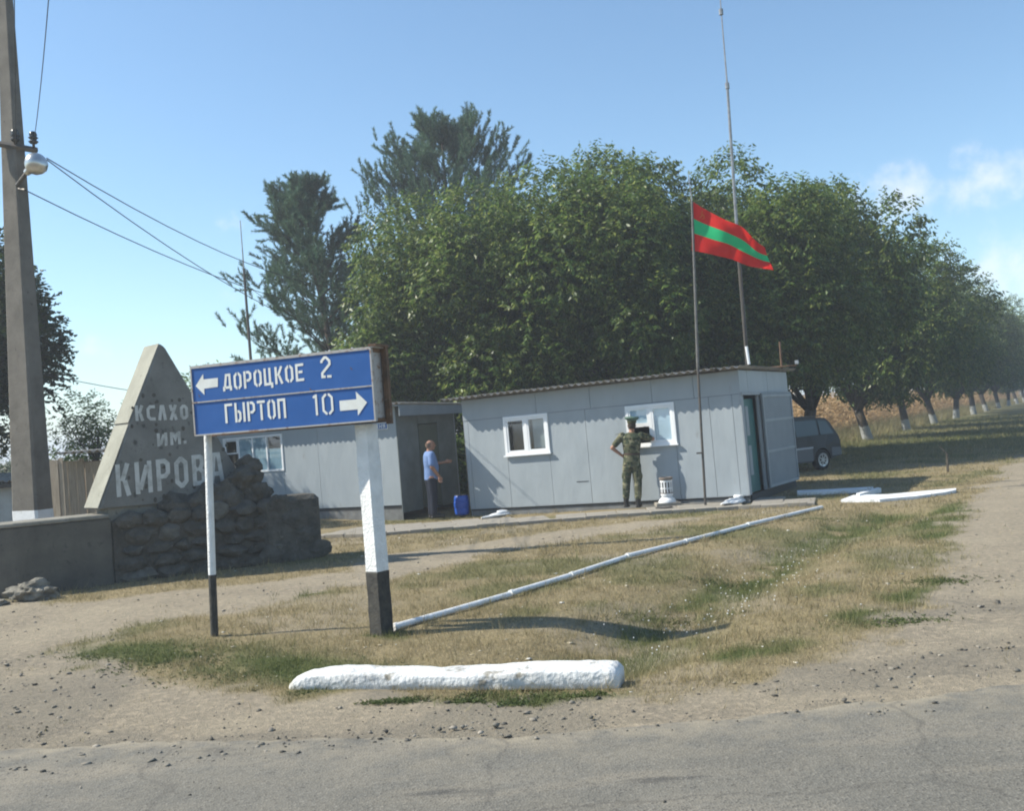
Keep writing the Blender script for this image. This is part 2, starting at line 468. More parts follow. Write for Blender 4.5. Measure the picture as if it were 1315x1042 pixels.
m_pbark = mat('pine_bark', (.10, .075, .055), .95, .1, c2=(.05, .04, .032), scale=6, stretch=(3, 3, .8), bump=1, bscale=16, bdist=.03)

# ------------------------------------------------------------------ ground sheet
def axis(fine0, fine1, step, far0, far1, grow=1.07):
    a = list(np.arange(fine0, fine1, step)); s = step; v = a[-1]
    while v < far1:
        s *= grow; v += s; a.append(v)
    s = step; v = a[0]; pre = []
    while v > far0:
        s *= grow; v -= s; pre.append(v)
    return np.array(pre[::-1] + a)
xs = axis(-9.5, 12.0, .07, -1600, 1600)
ys = axis(5.2, 24.0, .07, -400, 3500)
XX, YY = np.meshgrid(xs, ys)
near = sst(60, 30, np.hypot(XX, YY))
jx = (fbm(XX * 1.7, YY * 1.7, 11) - .5) * .9; jy = (fbm(XX * 1.7, YY * 1.7, 21) - .5) * .9
def masks(x, y):
    jx = (fbm(x * 1.7, y * 1.7, 11) - .5) * .9 + (vnoise(x * 9, y * 9, 5) - .5) * .18
    jy = (fbm(x * 1.7, y * 1.7, 21) - .5) * .9 + (vnoise(x * 9, y * 9, 6) - .5) * .18
    d = 1 - sst(-.16, .16, sdf(x + jx, y + jy, DIRT) + .22 * (fbm(x * 5, y * 5, 31) - .5))
    bare = sst(.60, .72, fbm(x * .9, y * .9, 41)) * .55
    g = np.zeros(np.shape(x))
    for pl, w in GREENS:
        g = np.maximum(g, np.exp(-(dist_poly(x + jx * .5, y + jy * .5, pl) / w) ** 2))
    g = np.minimum(1, g * 1.25) * sst(.2, .5, fbm(x * 2.1, y * 2.1, 51))
    g = np.maximum(g, .55 * sst(.52, .68, fbm(x * .7, y * .7, 61)))
    far = sst(26, 40, y) * sst(2, 12, x)
    g = np.maximum(g, far * (.35 + .5 * fbm(x * .25, y * .12, 71)))
    return np.maximum(d, bare * (1 - far)), g, d
dm, gm, dd = masks(XX, YY)
ZZ = zf(XX, YY) + near * (dd * (fbm(XX * 4, YY * 4, 81, 3) - .5) * .03 + (1 - dd) * (fbm(XX * 3, YY * 3, 91, 3) - .5) * .03) * sst(6.2, 7.2, YY)
# low swell far away so the sheet meets the sky as fields do
ny, nx = XX.shape
idx = np.arange(ny * nx).reshape(ny, nx)
F = np.stack([idx[:-1, :-1], idx[:-1, 1:], idx[1:, 1:], idx[1:, :-1]], -1).reshape(-1, 4)
V = np.stack([XX, YY, ZZ], -1).reshape(-1, 3)
MG = bpy.data.materials.new('ground_soil_and_grass'); MG.use_nodes = True
nt = MG.node_tree; N = nt.nodes; L = nt.links; b = N['Principled BSDF']; b.inputs['Roughness'].default_value = .95; b.inputs['Specular IOR Level'].default_value = .1
def nd(t, **k):
    n = N.new(t)
    for a, v in k.items(): setattr(n, a, v)
    return n
def noise(scale, detail=8, rough=.6, vec=None):
    n = nd('ShaderNodeTexNoise'); n.inputs['Scale'].default_value = scale; n.inputs['Detail'].default_value = detail; n.inputs['Roughness'].default_value = rough
    L.new(vec or tcg.outputs['Object'], n.inputs['Vector']); return n.outputs['Fac']
def mrange(v, a, c, x0=0, x1=1):
    r = nd('ShaderNodeMapRange'); r.inputs['From Min'].default_value = a; r.inputs['From Max'].default_value = c; r.inputs['To Min'].default_value = x0; r.inputs['To Max'].default_value = x1
    L.new(v, r.inputs['Value']); return r.outputs[0]
def mixc_(f, A, B):
    x = nd('ShaderNodeMix', data_type='RGBA')
    if isinstance(f, float): x.inputs['Factor'].default_value = f
    else: L.new(f, x.inputs['Factor'])
    for s, v in (('A', A), ('B', B)):
        if isinstance(v, tuple): x.inputs[s].default_value = rgba(v)
        else: L.new(v, x.inputs[s])
    return x.outputs['Result']
tcg = nd('ShaderNodeTexCoord')
aD = nd('ShaderNodeAttribute', attribute_name='dirt'); aG = nd('ShaderNodeAttribute', attribute_name='green')
dirtc = mixc_(mrange(noise(.9), .35, .65), (.285, .245, .18), (.215, .185, .14))
dirtc = mixc_(mrange(noise(14), .45, .7), dirtc, (.36, .30, .22))
dirtc = mixc_(mrange(noise(60, 4), .58, .68), dirtc, (.12, .105, .085))
aV = nd('ShaderNodeAttribute', attribute_name='gravel')
dirtc = mixc_(aV.outputs['Fac'], dirtc, mixc_(mrange(noise(45, 5), .4, .6), (.18, .165, .135), (.115, .105, .088)))
dry = mixc_(mrange(noise(2.2), .35, .65), (.25, .20, .115), (.19, .155, .09))
dry = mixc_(mrange(noise(26, 6), .5, .68), dry, (.34, .28, .165))
dry = mixc_(mrange(noise(50, 5), .55, .66), dry, (.07, .06, .04))
grn = mixc_(mrange(noise(20, 6), .4, .65), (.055, .075, .025), (.12, .125, .05))
gr = mixc_(aG.outputs['Fac'], dry, grn)
fin = mixc_(aD.outputs['Fac'], gr, dirtc)
L.new(fin, b.inputs['Base Color'])
bp = nd('ShaderNodeBump'); bp.inputs['Strength'].default_value = .9; bp.inputs['Distance'].default_value = .025
L.new(noise(28, 8, .7), bp.inputs['Height']); L.new(bp.outputs[0], b.inputs['Normal'])
grav = sst(.42, .62, fbm(XX * 1.1, YY * 1.6, 101)) * dd * (1 - sst(7.6, 10.5, YY)) * .5
ground = np_mesh('ground', V, F, MG, attrs={'dirt': dm.ravel(), 'green': gm.ravel(), 'gravel': grav.ravel()}, smooth=True)
tag(ground, 'dusty roadside ground with dry grass and bare earth tracks', kind='structure')

# ------------------------------------------------------------------ asphalt road
edge = GP([(-3000, 1020), (-900, 975), (-300, 966), (0, 962), (150, 958), (320, 953), (470, 950), (657, 946), (760, 941), (850, 934), (950, 922), (1060, 909), (1180, 896), (1315, 880), (1500, 862), (1800, 845), (2600, 820), (4500, 790)])
ex = []; 
for (x0, y0), (x1, y1) in zip(edge[:-1], edge[1:]):
    n = max(2, int(math.hypot(x1 - x0, y1 - y0) / .05)); n = min(n, 400)
    for i in range(n):
        t = i / n; x = x0 + (x1 - x0) * t; y = y0 + (y1 - y0) * t
        ex.append((x, y + float((fbm(x * 2.3, 7.7, 5) - .5) * .28 + (vnoise(x * 14, 3.1, 9) - .5) * .05)))
ex = np.array(ex)
ofs = [0, .05, .15, .35, .8, 1.6]
V = np.concatenate([np.c_[ex[:, 0], ex[:, 1] - o_, np.full(len(ex), .008 + .008 * min(1, o_ / .15))] for o_ in ofs] + [np.c_[ex[:, 0], np.full(len(ex), -3.0), np.full(len(ex), .016)]])
dust = np.concatenate([np.full(len(ex), d_) for d_ in (1, .9, .65, .35, .15, .04, 0)])
V[:len(ex), 2] = zf(V[:len(ex), 0], V[:len(ex), 1]) * .2 + .003
k = len(ex); a = np.arange(k - 1)
F = np.concatenate([np.stack([a + (j + 1) * k, a + (j + 1) * k + 1, a + j * k + 1, a + j * k], -1) for j in range(6)])
MR = bpy.data.materials.new('worn_asphalt'); MR.use_nodes = True
nt = MR.node_tree; N = nt.nodes; L = nt.links; b = N['Principled BSDF']; b.inputs['Roughness'].default_value = .85; b.inputs['Specular IOR Level'].default_value = .25
tcg = nd('ShaderNodeTexCoord')
c = mixc_(mrange(noise(.8, 5), .35, .65), (.152, .143, .122), (.122, .116, .10))
mp = nd('ShaderNodeMapping'); mp.inputs['Scale'].default_value = (.35, 1.6, 1); L.new(tcg.outputs['Object'], mp.inputs['Vector'])
c = mixc_(mrange(noise(1.3, 6, .6, mp.outputs[0]), .5, .72), c, (.215, .19, .15))
c = mixc_(mrange(noise(1.9, 3, .5, mp.outputs[0]), .66, .72), c, (.075, .072, .066))
vo = nd('ShaderNodeTexVoronoi'); vo.inputs['Scale'].default_value = 85; L.new(tcg.outputs['Object'], vo.inputs['Vector'])
bw = nd('ShaderNodeRGBToBW'); L.new(vo.outputs['Color'], bw.inputs[0])
c = mixc_(mrange(bw.outputs[0], .68, 1.0), c, (.22, .205, .175))
c = mixc_(mrange(bw.outputs[0], .34, .08), c, (.08, .075, .066))
aE = nd('ShaderNodeAttribute', attribute_name='dust'); ml = nd('ShaderNodeMath', operation='MULTIPLY'); L.new(aE.outputs['Fac'], ml.inputs[0]); L.new(mrange(noise(3.5, 8, .65), .38, .6), ml.inputs[1])
c = mixc_(ml.outputs[0], c, (.27, .235, .175))
vc = nd('ShaderNodeTexVoronoi', feature='DISTANCE_TO_EDGE'); vc.inputs['Scale'].default_value = .35; wv = nd('ShaderNodeMixRGB') if False else nd('ShaderNodeVectorMath', operation='ADD'); nn2 = nd('ShaderNodeTexNoise'); nn2.inputs['Scale'].default_value = 3; nn2.inputs['Detail'].default_value = 6; L.new(tcg.outputs['Object'], nn2.inputs['Vector']); L.new(tcg.outputs['Object'], wv.inputs[0]); n2s = nd('ShaderNodeVectorMath', operation='SCALE'); n2s.inputs['Scale'].default_value = .35; L.new(nn2.outputs['Color'], n2s.inputs[0]); L.new(n2s.outputs[0], wv.inputs[1]); L.new(wv.outputs[0], vc.inputs['Vector'])
c = mixc_(mrange(vc.outputs['Distance'], .007, .002, 0, .35), c, (.07, .065, .058))
L.new(c, b.inputs['Base Color'])
bp = nd('ShaderNodeBump'); bp.inputs['Strength'].default_value = .5; bp.inputs['Distance'].default_value = .006
L.new(vo.outputs['Distance'], bp.inputs['Height'])
bp2 = nd('ShaderNodeBump'); bp2.inputs['Strength'].default_value = .4; bp2.inputs['Distance'].default_value = .03
L.new(noise(3, 5), bp2.inputs['Height']); L.new(bp.outputs[0], bp2.inputs['Normal']); L.new(bp2.outputs[0], b.inputs['Normal'])
road = np_mesh('asphalt_road', V, F, MR, attrs={'dust': dust})
tag(road, 'worn grey asphalt road across the foreground', kind='structure')

# ------------------------------------------------------------------ stroke lettering
def stroke(mb, pts, t, plane):
    """thick mitred polyline; plane(u,v) -> 3D"""
    P = [Vector(p) for p in pts]; n = len(P); A = []; B = []
    for i in range(n):
        d0 = (P[i] - P[i - 1]).normalized() if i > 0 else (P[1] - P[0]).normalized()
        d1 = (P[i + 1] - P[i]).normalized() if i < n - 1 else d0
        n0 = Vector((-d0.y, d0.x)); n1 = Vector((-d1.y, d1.x)); mm = (n0 + n1)
        if mm.length < 1e-6: mm = n0
        mm.normalize(); s = t / 2 / max(.4, mm.dot(n0))
        A.append(P[i] + mm * s); B.append(P[i] - mm * s)
    vs = [plane(*p) for p in A] + [plane(*p) for p in B]
    mb.add(vs, [(i, i + 1, n + i + 1, n + i) for i in range(n - 1)])
g = .035
def glyph(ch, w, t, stencil=True):
    h = t / 2; c = .16 * min(1, w / .5); gg = .04 if stencil else 0.0; m_ = w / 2
    R = []
    def O(x0, x1, y0=0, y1=1):
        mm = (x0 + x1) / 2; cc = min(.14, (x1 - x0) * .3, max(.02, (x1 - x0) / 2 - h - gg - .02))
        R.append([(mm - gg, y1 - h), (x0 + h + cc, y1 - h), (x0 + h, y1 - h - cc), (x0 + h, y0 + h + cc), (x0 + h + cc, y0 + h), (mm - gg, y0 + h)])
        R.append([(mm + gg, y0 + h), (x1 - h - cc, y0 + h), (x1 - h, y0 + h + cc), (x1 - h, y1 - h - cc), (x1 - h - cc, y1 - h), (mm + gg, y1 - h)])
    if ch in 'О0': O(0, w)
    elif ch == 'С':
        R.append([(w, 1 - h), (h + c, 1 - h), (h, 1 - h - c), (h, h + c), (h + c, h), (w, h)])
    elif ch == 'Д':
        R.append([(h, 0), (h, .2), (w * .22, .2)]); R.append([(w * .22, .2), (w * .42, 1 - h), (w * .80, 1 - h), (w * .80, .2 + h)])
        R.append([(w * .3, .2), (w - h, .2), (w - h, 0)])
    elif ch == 'Р':
        R.append([(h, 0), (h, 1)]); R.append([(t + gg, 1 - h), (w - h - c * .7, 1 - h), (w - h, 1 - h - c * .7), (w - h, .45 + c * .7), (w - h - c * .7, .45), (t + gg, .45)])
    elif ch == 'Ц':
        R.append([(h, 1), (h, h), (w * .80 - h, h), (w * .80 - h, 1)]); R.append([(w * .80, h), (w - h, h), (w - h, -.16)])
    elif ch == 'К':
        R.append([(h, 0), (h, 1)]); R.append([(t + .03 + h * .3, .47), (w - h, 1)]); R.append([(t * 1.2 + .10, .52 - t * .3), (w - h, 0)])
    elif ch == 'Е':
        R.append([(w, 1 - h), (h, 1 - h), (h, h), (w, h)]); R.append([(t + gg, .52), (w * .85, .52)])
    elif ch == 'Г': R.append([(h, 0), (h, 1 - h), (w, 1 - h)])
    elif ch == 'Ы':
        R.append([(h, 0), (h, 1)]); R.append([(t + gg, .55), (w * .62 - h - .08, .55), (w * .62 - h, .47), (w * .62 - h, .12 + h), (w * .62 - h - .08, h), (t + gg, h)])
        R.append([(w - h, 0), (w - h, 1)])
    elif ch == 'Т': R.append([(0, 1 - h), (w, 1 - h)]); R.append([(m_, 1 - t - gg), (m_, 0)])
    elif ch == 'П': R.append([(h, 0), (h, 1 - h), (w - h, 1 - h), (w - h, 0)])
    elif ch == 'Л': R.append([(h * .9, 0), (w * .42, 1 - h), (w * .62, 1 - h), (w - h * .9, 0)])
    elif ch == 'Х': R.append([(h, 0), (w - h, 1)]); R.append([(h, 1), (m_ - t * .42, .5 + t * .45)]); R.append([(m_ + t * .42, .5 - t * .45), (w - h, 0)])
    elif ch == 'И': R.append([(h, 0), (h, 1)]); R.append([(w - h, 0), (w - h, 1)]); R.append([(t * 1.05, .13), (w - t * 1.05, .87)])
    elif ch == 'М': R.append([(h, 0), (h, 1)]); R.append([(w - h, 0), (w - h, 1)]); R.append([(t * 1.05, .92), (m_, .48), (w - t * 1.05, .92)])
    elif ch == 'В': O(0, w, 0, .5 + h); R.pop(); R.pop(); R.append([(h, 0), (h, 1)]); R.append([(t + gg, 1 - h), (w - h - .1, 1 - h), (w - h - .04, .88), (w - h - .04, .66), (w - h - .12, .53), (w - h, .42), (w - h, .12), (w - h - .1, h), (t + gg, h)]); R.append([(t + gg, .53), (w - h - .2, .53)])
    elif ch == 'А': R.append([(h * .9, 0), (w * .34, 1 - h), (w * .66, 1 - h), (w - h * .9, 0)]); R.append([(w * .32, .3), (w * .68, .3)])
    elif ch == 'Ж': R.append([(m_, 0), (m_, 1)]); R.append([(h, 0), (m_ - t * .8, .5), (h, 1)]); R.append([(w - h, 0), (m_ + t * .8, .5), (w - h, 1)])
    elif ch == 'Н': R.append([(h, 0), (h, 1)]); R.append([(w - h, 0), (w - h, 1)]); R.append([(t, .5), (w - t, .5)])
    elif ch == 'Я': R.append([(w - h, 0), (w - h, 1)]); R.append([(w - t, 1 - h), (h + .1, 1 - h), (h, .88), (h, .6), (h + .1, .5), (w - t, .5)]); R.append([(w * .45, .5 - h), (h, 0)])
    elif ch == '2': R.append([(h, .70), (h, 1 - h - c), (h + c, 1 - h), (w - h - c, 1 - h), (w - h, 1 - h - c), (w - h, .62), (h, .22), (h, h), (m_ - gg, h)]); R.append([(m_ + gg, h), (w, h)])
    elif ch == '1': R.append([(m_, 0), (m_, 1)]); R.append([(m_ - h, 1 - h), (m_ - h - .09, .84)])
    elif ch == '.': R.append([(0, h), (t, h)])
    return R
def write(mb, text, u0, v0, hgt, widths, gap, t, plane, slope=0.0, stencil=True):
    u = u0
    for ch, w in zip(text, widths):
        if ch != ' ':
            for pl in glyph(ch, w / hgt, t / hgt, stencil):
                stroke(mb, [(x * hgt, y * hgt) for x, y in pl], t, lambda a, c_, u=u: plane(u + a, v0 + c_ + slope * (u + a - u0)))
        u += w + gap
    return u

# ------------------------------------------------------------------ road sign
P_L = G(275, 818); P_R = G(491, 815)
sL = D(247.5, 516, 9.75); sR = D(480, 493, 9.10)           # ends of the front face at mid height
dv = Vector((sR[0] - sL[0], sR[1] - sL[1])); SW = dv.length
sang = math.atan2(dv.y, dv.x)
zL0 = D(250, 561, 9.75)[2]; zL1 = D(245, 472, 9.75)[2]; zR0 = D(482, 541, 9.10)[2]; zR1 = D(478, 447, 9.10)[2]
SH = ((zL1 - zL0) + (zR1 - zR0)) / 2
tilt = math.atan2((zR0 + zR1 - zL0 - zL1) / 2, SW)
root = thing('road_sign', 'blue direction sign with white stencilled names on a thin and a thick post', 'road sign',
             (sL[0], sL[1], 0), (0, 0, sang))
tm = Matrix.Translation((0, 0, (zL0 + zL1) / 2 - SH / 2)) @ Matrix.Rotation(-tilt, 4, 'Y')
SD = .24
half = SH * .485
MB().box(.012, SW - .012, 0, .006, half + .004, SH - .012).build('upper_panel', m_blue, root, tf=tm)
MB().box(.012, SW - .012, .001, .007, .012, half - .004).build('lower_panel', m_blue, root, tf=tm)
fm = MB(); e = .014
fm.box(0, SW, -.008, .03, 0, e); fm.box(0, SW, -.008, .03, SH - e, SH); fm.box(0, e, -.008, .03, e, SH - e); fm.box(SW - e, SW, -.008, .03, e, SH - e)
fm.build('front_frame', m_frame, root, tf=tm)
MB().box(e, SW - e, -.007, -.0005, half - .006, half + .006).build('divider_strip', m_frame, root, tf=tm)
bk = MB(); bk.box(0, SW, SD - .02, SD, -.01, SH + .02); bk.build('back_panel', m_rust, root, tf=tm)
sp = MB(); sp.box(SW + .001, SW + .05, SD - .05, SD + .001, -.03, SH + .03); sp.box(SW - .035, SW - .001, .031, SD - .021, SH - .035, SH - .001)
sp.box(SW - .035, SW - .001, .031, SD - .021, .001, .03); sp.build('side_brace', m_rust, root, tf=tm)
MB().box(SW - .02, SW - .012, .034, SD - .024, .03, SH - .036).build('side_plate', m_frame, root, tf=tm)
tp = MB(); tp.box(-.005, SW + .03, -.004, SD + .01, SH + .001, SH + .012); tp.build('top_cap', m_frame, root, tf=tm)
MB().box(SW - .02, SW + .055, -.012, SD + .012, SH + .0125, SH + .035).build('corner_cap', m_rust, root, tf=tm)
pb = lambda u, v: (u, -.0030, v)
def inpl(px, py):                 # photo pixel -> sign plane coordinates
    M_ = wmat(root) @ tm
    inv = M_.inverted()
    o = inv @ Vector((0, 0, CAMH)); d = (inv.to_3x3() @ Vector(ray(px, py)))
    t = -o.y / d.y
    q = o + d * t
    return q.x, q.z
def text_between(name, text, a, b_, hpx, t, rel, gapf=.28, parent=root, fn=inpl, pl=pb, mtl=m_signwhite, stencil=True, hgt=None):
    (u0, v0), (u1, v1) = fn(*a), fn(*b_)
    n = len(text); span = u1 - u0
    rs = [rel.get(c_, 1.0) for c_ in text]; w = span / (sum(rs) + gapf * (n - 1))
    hh = hgt or abs(fn(a[0], a[1] - hpx)[1] - v0)
    mb = MB()
    write(mb, text, u0, v0, hh, [w * r_ for r_ in rs], w * gapf, t, pl, slope=(v1 - v0) / span, stencil=stencil)
    o = mb.build(name, mtl, parent)
    return o
def tmpl(u, v):
    return tuple(tm @ Vector((u, -.0030, v)))
REL = {'И': 1.2, 'Д': 1.15, 'Ц': 1.1, 'К': 1.0, '1': .5, 'Ы': 1.35, '.': .3, 'М': 1.25, 'А': 1.1, 'Ж': 1.5}
text_between('town_name_lettering', 'ДОРОЦКОЕ', (287, 503), (391, 489), 22, .024, REL, pl=tmpl)
text_between('distance_number', '2', (413, 486), (426, 485), 28, .024, REL, pl=tmpl)
text_between('town_name_lettering', 'ГЫРТОП', (290, 544), (368, 537), 25, .024, REL, pl=tmpl)
text_between('distance_number', '10', (404, 534), (429, 532), 27, .022, REL, pl=tmpl)
def arrow(pts):
    q = [inpl(*p) for p in pts]
    mb = MB(); mb.add([tmpl(u, v) for u, v in q], [(0, 1, 2, 3, 4, 5, 6)]); return mb.build('arrow', m_signwhite, root)
arrow([(251.5, 496), (261, 480.5), (261.5, 487.5), (280, 485.5), (280, 497), (262.5, 499.5), (262.8, 507.5)])
arrow([(471.5, 517), (460, 534), (459.5, 526), (437, 528), (436, 515), (458, 513), (457, 503)])
# scratches and bolts
for (px, py) in ((451, 473), (256, 508), (399, 500)):
    u, v = inpl(px, py)
    MB().add([tmpl(u - .006, v + .012), tmpl(u + .012, v - .014), tmpl(u + .006, v - .018), tmpl(u - .010, v + .004)], [(0, 1, 2, 3)]).build('rust_chip', m_rust, root, tf=Matrix.Translation((0, -.0005, 0)))
for k_, t_ in enumerate((.1, .24, .47, .62, .78, .9)):
    mb = MB(); mb.lathe([(.011, 0), (.011, .006), (.006, .009)], 6, (SW * t_, .01, SH + .012)); mb.build('bolt', m_white, root, tf=tm)
# posts (world coordinates)
a = P_L; tL = D(267, 562, P_L[1] + .0)
mbp = MB(); mid = a + (tL - a) * .31
mbp.tube([mid, tL + np.array([0, .0, .03])], .037, 12); mbp.build('thin_post', m_white_pole, root, world=True, smooth='auto')
mbp = MB(); mbp.tube([a - np.array([0, 0, .2]), mid], .0385, 12); mbp.build('thin_post_foot', m_black, root, world=True, smooth='auto')
def sq_post(c0, c1, w0, w1, ang, name, m_, seg=7, par=root):
    mb = MB(); rs = []
    for i in range(seg + 1):
        t = i / seg; c_ = c0 + (c1 - c0) * t; w = w0 + (w1 - w0) * t
        for k in range(4):
            th = ang + PI / 4 + k * PI / 2
            j = random.uniform(-.004, .004)
            rs.append((c_[0] + (w * .7071 + j) * math.cos(th), c_[1] + (w * .7071 + j) * math.sin(th), c_[2]))
    fs = [(i * 4 + k, i * 4 + (k + 1) % 4, (i + 1) * 4 + (k + 1) % 4, (i + 1) * 4 + k) for i in range(seg) for k in range(4)] + [(3, 2, 1, 0), tuple(seg * 4 + k for k in range(4))]
    mb.add(rs, fs); return mb.build(name, m_, par, world=True, bevel=.006)
Pt = D(470, 545, P_R[1] - .02)
mid = P_R + (Pt - P_R) * .30
sq_post(mid, Pt, .155, .155, math.radians(-38), 'thick_post', m_white_pole)
sq_post(P_R - np.array([0, 0, .25]), mid, .160, .157, math.radians(-38), 'thick_post_foot', m_black)

def rock(name, c, r, m_, parent=None, world=False, seed=0, amp=.35, sub=3, tf=None, flat=0):
    bm = bmesh.new(); bmesh.ops.create_icosphere(bm, subdivisions=sub, radius=1)
    rs = random.Random(seed); off = Vector((rs.uniform(-50, 50), rs.uniform(-50, 50), rs.uniform(-50, 50)))
    from mathutils import noise as mn
    pl = [(Vector((rs.uniform(-1, 1), rs.uniform(-1, 1), rs.uniform(-1, 1))).normalized(), rs.uniform(.6, .9)) for _ in range(9)]
    for v in bm.verts:
        d = v.co.normalized()
        k = 1.0
        for nrm_, dd_ in pl:
            q = d.dot(nrm_)
            if q > .01: k = min(k, dd_ / q)
        k *= 1 + amp * mn.noise(d * 1.6 + off) + amp * .45 * mn.noise(d * 4.2 + off)
        v.co = Vector((d.x * k * r[0], d.y * k * r[1], d.z * k * r[2]))
        v.co += Vector([float(q) for q in c])
    me = bpy.data.meshes.new(name); bm.to_mesh(me); bm.free()
    if world and parent: me.transform(wmat(parent).inverted())
    elif tf is not None: me.transform(tf)
    me.materials.append(m_)
    o = bpy.data.objects.new(name, me); COL.objects.link(o); o.parent = parent
    return o

# ------------------------------------------------------------------ white painted block by the road
bl = G(370, 887); br = G(795, 885)
root = thing('roadside_block', 'long lumpy whitewashed concrete block lying in front of the road sign', 'concrete block', ((bl[0] + br[0]) / 2, (bl[1] + br[1]) / 2, 0),
             (0, 0, math.atan2(br[1] - bl[1], br[0] - bl[0])))
Lb = math.hypot(br[0] - bl[0], br[1] - bl[1]); vs = []; n = 60; prof = 22
for i in range(n + 1):
    t = i / n; x = -Lb / 2 + Lb * t
    sc_ = min(1, (t / .05 + .42)) if t < .05 else (min(1, (1 - t) / .04 + .55))
    hh = .128 * (.80 + .2 * min(1, t / .12)) * min(1, sc_ + .15) + .012 * math.sin(t * 9) + .012 * float(sst(.5, .75, t))
    wd = .30 * (.8 + .2 * sc_)
    for j in range(prof):
        th = 2 * PI * j / prof; cx_ = math.cos(th); cz_ = math.sin(th)
        px_ = math.copysign(abs(cx_) ** .38, cx_) * wd / 2; pz_ = math.copysign(abs(cz_) ** .30, cz_) * hh / 2 + hh / 2 - .02
        nn = (float(fbm(x * 5 + 50, j * .7 + 9, 3)) - .5) * .09 + (float(vnoise(x * 9 + 50, j * .9, 13)) - .5) * .03
        vs.append((x, px_ * (1 + nn * 2.2) + .15, pz_ * (1 + nn * 2.5)))
fs = [(i * prof + j, (i + 1) * prof + j, (i + 1) * prof + (j + 1) % prof, i * prof + (j + 1) % prof) for i in range(n) for j in range(prof)]
fs += [tuple(range(prof)), tuple(n * prof + j for j in range(prof - 1, -1, -1))]
o = MB().add(vs, fs).build('block_body', m_blockwhite, root, smooth=True)
fix_normals(o)
for (t, s_) in ((.60, .05), (.42, .03)):
    rock('broken_patch', (-Lb / 2 + Lb * t, .012, .03), (s_ * .7, .012, s_ * .55), m_conc, root, seed=int(t * 99), amp=.7, sub=2)

# ------------------------------------------------------------------ monument
wl = G(24, 768); wr = G(415, 716)
ang = math.atan2(wr[1] - wl[1], wr[0] - wl[0]); WL = math.hypot(wr[0] - wl[0], wr[1] - wl[1])
root = thing('monument', 'triangular grey concrete monument with faded Cyrillic lettering on a dark stone base', 'monument', (wl[0], wl[1], wl[2]), (0, 0, ang))
H0 = 1.0
# concrete part of the base wall, with its lit left return face
T = .55
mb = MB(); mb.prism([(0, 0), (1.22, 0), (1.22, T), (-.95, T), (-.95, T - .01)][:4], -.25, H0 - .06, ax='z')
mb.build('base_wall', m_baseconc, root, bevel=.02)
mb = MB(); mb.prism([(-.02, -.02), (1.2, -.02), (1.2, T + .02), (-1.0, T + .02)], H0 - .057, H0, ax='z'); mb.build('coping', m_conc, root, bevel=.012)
MB().box(1.223, WL - .08, .05, T, -.25, H0 - .10).build('base_core', m_stone, root, bevel=.02)
rs = random.Random(5)
# facing stones, laid in uneven courses
z = -.05; row = 0
while z < H0 - .10:
    hh = rs.uniform(.17, .26); x = 1.25 + rs.uniform(0, .15)
    while x < WL - .80:
        ww = rs.uniform(.22, .50)
        if x > 1.0:
            rock('stone', (x + ww / 2, .06, z + hh / 2), (ww * .60, rs.uniform(.10, .16), hh * .62), rs.choice((m_stone, m_stone, m_stone, m_stone, m_stone2)), root, seed=rs.randint(0, 9999), amp=.25, sub=2)
        x += ww
    z += hh
for x, zt, r_ in ((2.15, 1.05, .24), (2.5, 1.02, .26), (2.95, 1.1, .3), (3.15, 1.35, .26), (3.35, 1.12, .24), (3.3, 1.55, .18), (3.62, .92, .16), (2.7, 1.2, .2)):
    rock('stone', (min(x, WL - .1), .22, zt - .05), (r_ * 1.15, r_ * .9, r_), m_stone, root, seed=int(x * 100), amp=.3, sub=3)
mb = MB(); mb.box(WL - .92, WL - .0, -.04, T, -.2, 1.0); o = mb.build('end_block', m_stone, root, bevel=.07)
for k_ in range(5): rock('stone', (WL - .85 + .2 * k_, -.03, .15 + .25 * (k_ * 3 % 4)), (.2, .05, .14), m_stone, root, seed=900 + k_, amp=.25, sub=3)
# slab: triangle with the point cut off
sl_ang = math.radians(44)
c0 = D(127, 655, 14.15)
apx = D(204, 440, 14.75)
srot = sl_ang - ang
Mi = wmat(root).inverted()
c0l = Mi @ Vector(c0)
ST = Matrix.Translation(c0l) @ Matrix.Rotation(srot, 4, 'Z')
SI = (wmat(root) @ ST).inverted()
def inslab(px, py):
    o = SI @ Vector((0, 0, CAMH)); d = SI.to_3x3() @ Vector(ray(px, py)); q = o + d * (-o.y / d.y)
    return q.x, q.z
q = [inslab(*p) for p in ((127, 655), (152, 588), (166, 545), (205, 441), (212, 446), (246, 503), (300, 596), (322, 640))]
poly = [(q[0][0], q[0][1]), q[7], q[6], q[5], q[4], q[3], q[2], q[1]]
poly[1] = (poly[1][0], q[0][1] - .05)
mb = MB(); mb.prism(poly, 0, .52)
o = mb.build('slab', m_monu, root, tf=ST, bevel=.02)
mb = MB()
for (ua, va), (ub2, vb2) in ((q[0], q[2]), (q[2], q[3])):
    nn_ = Vector((vb2 - va, 0, -(ub2 - ua))).normalized() * -.012
    mb.hexa([(ua, .015, va + .02), (ub2, .015, vb2 - .006), (ub2, .505, vb2 - .006), (ua, .505, va + .02)], [(ua + nn_.x, .015, va + .02 + nn_.z), (ub2 + nn_.x, .015, vb2 - .006 + nn_.z), (ub2 + nn_.x, .505, vb2 - .006 + nn_.z), (ua + nn_.x, .505, va + .02 + nn_.z)])
fix_normals(mb.build('slab_sunlit_edge', mat('sunlit_edge_tone', (.33, .325, .275), .92, .12, c2=(.26, .255, .215), scale=3, c3=(.15, .15, .12), s3=12, lo3=.64, hi3=.74, bump=.8, bscale=38, bdist=.012), root, tf=ST))  # paler skin on the sunward edge, its sunlight put into the colour
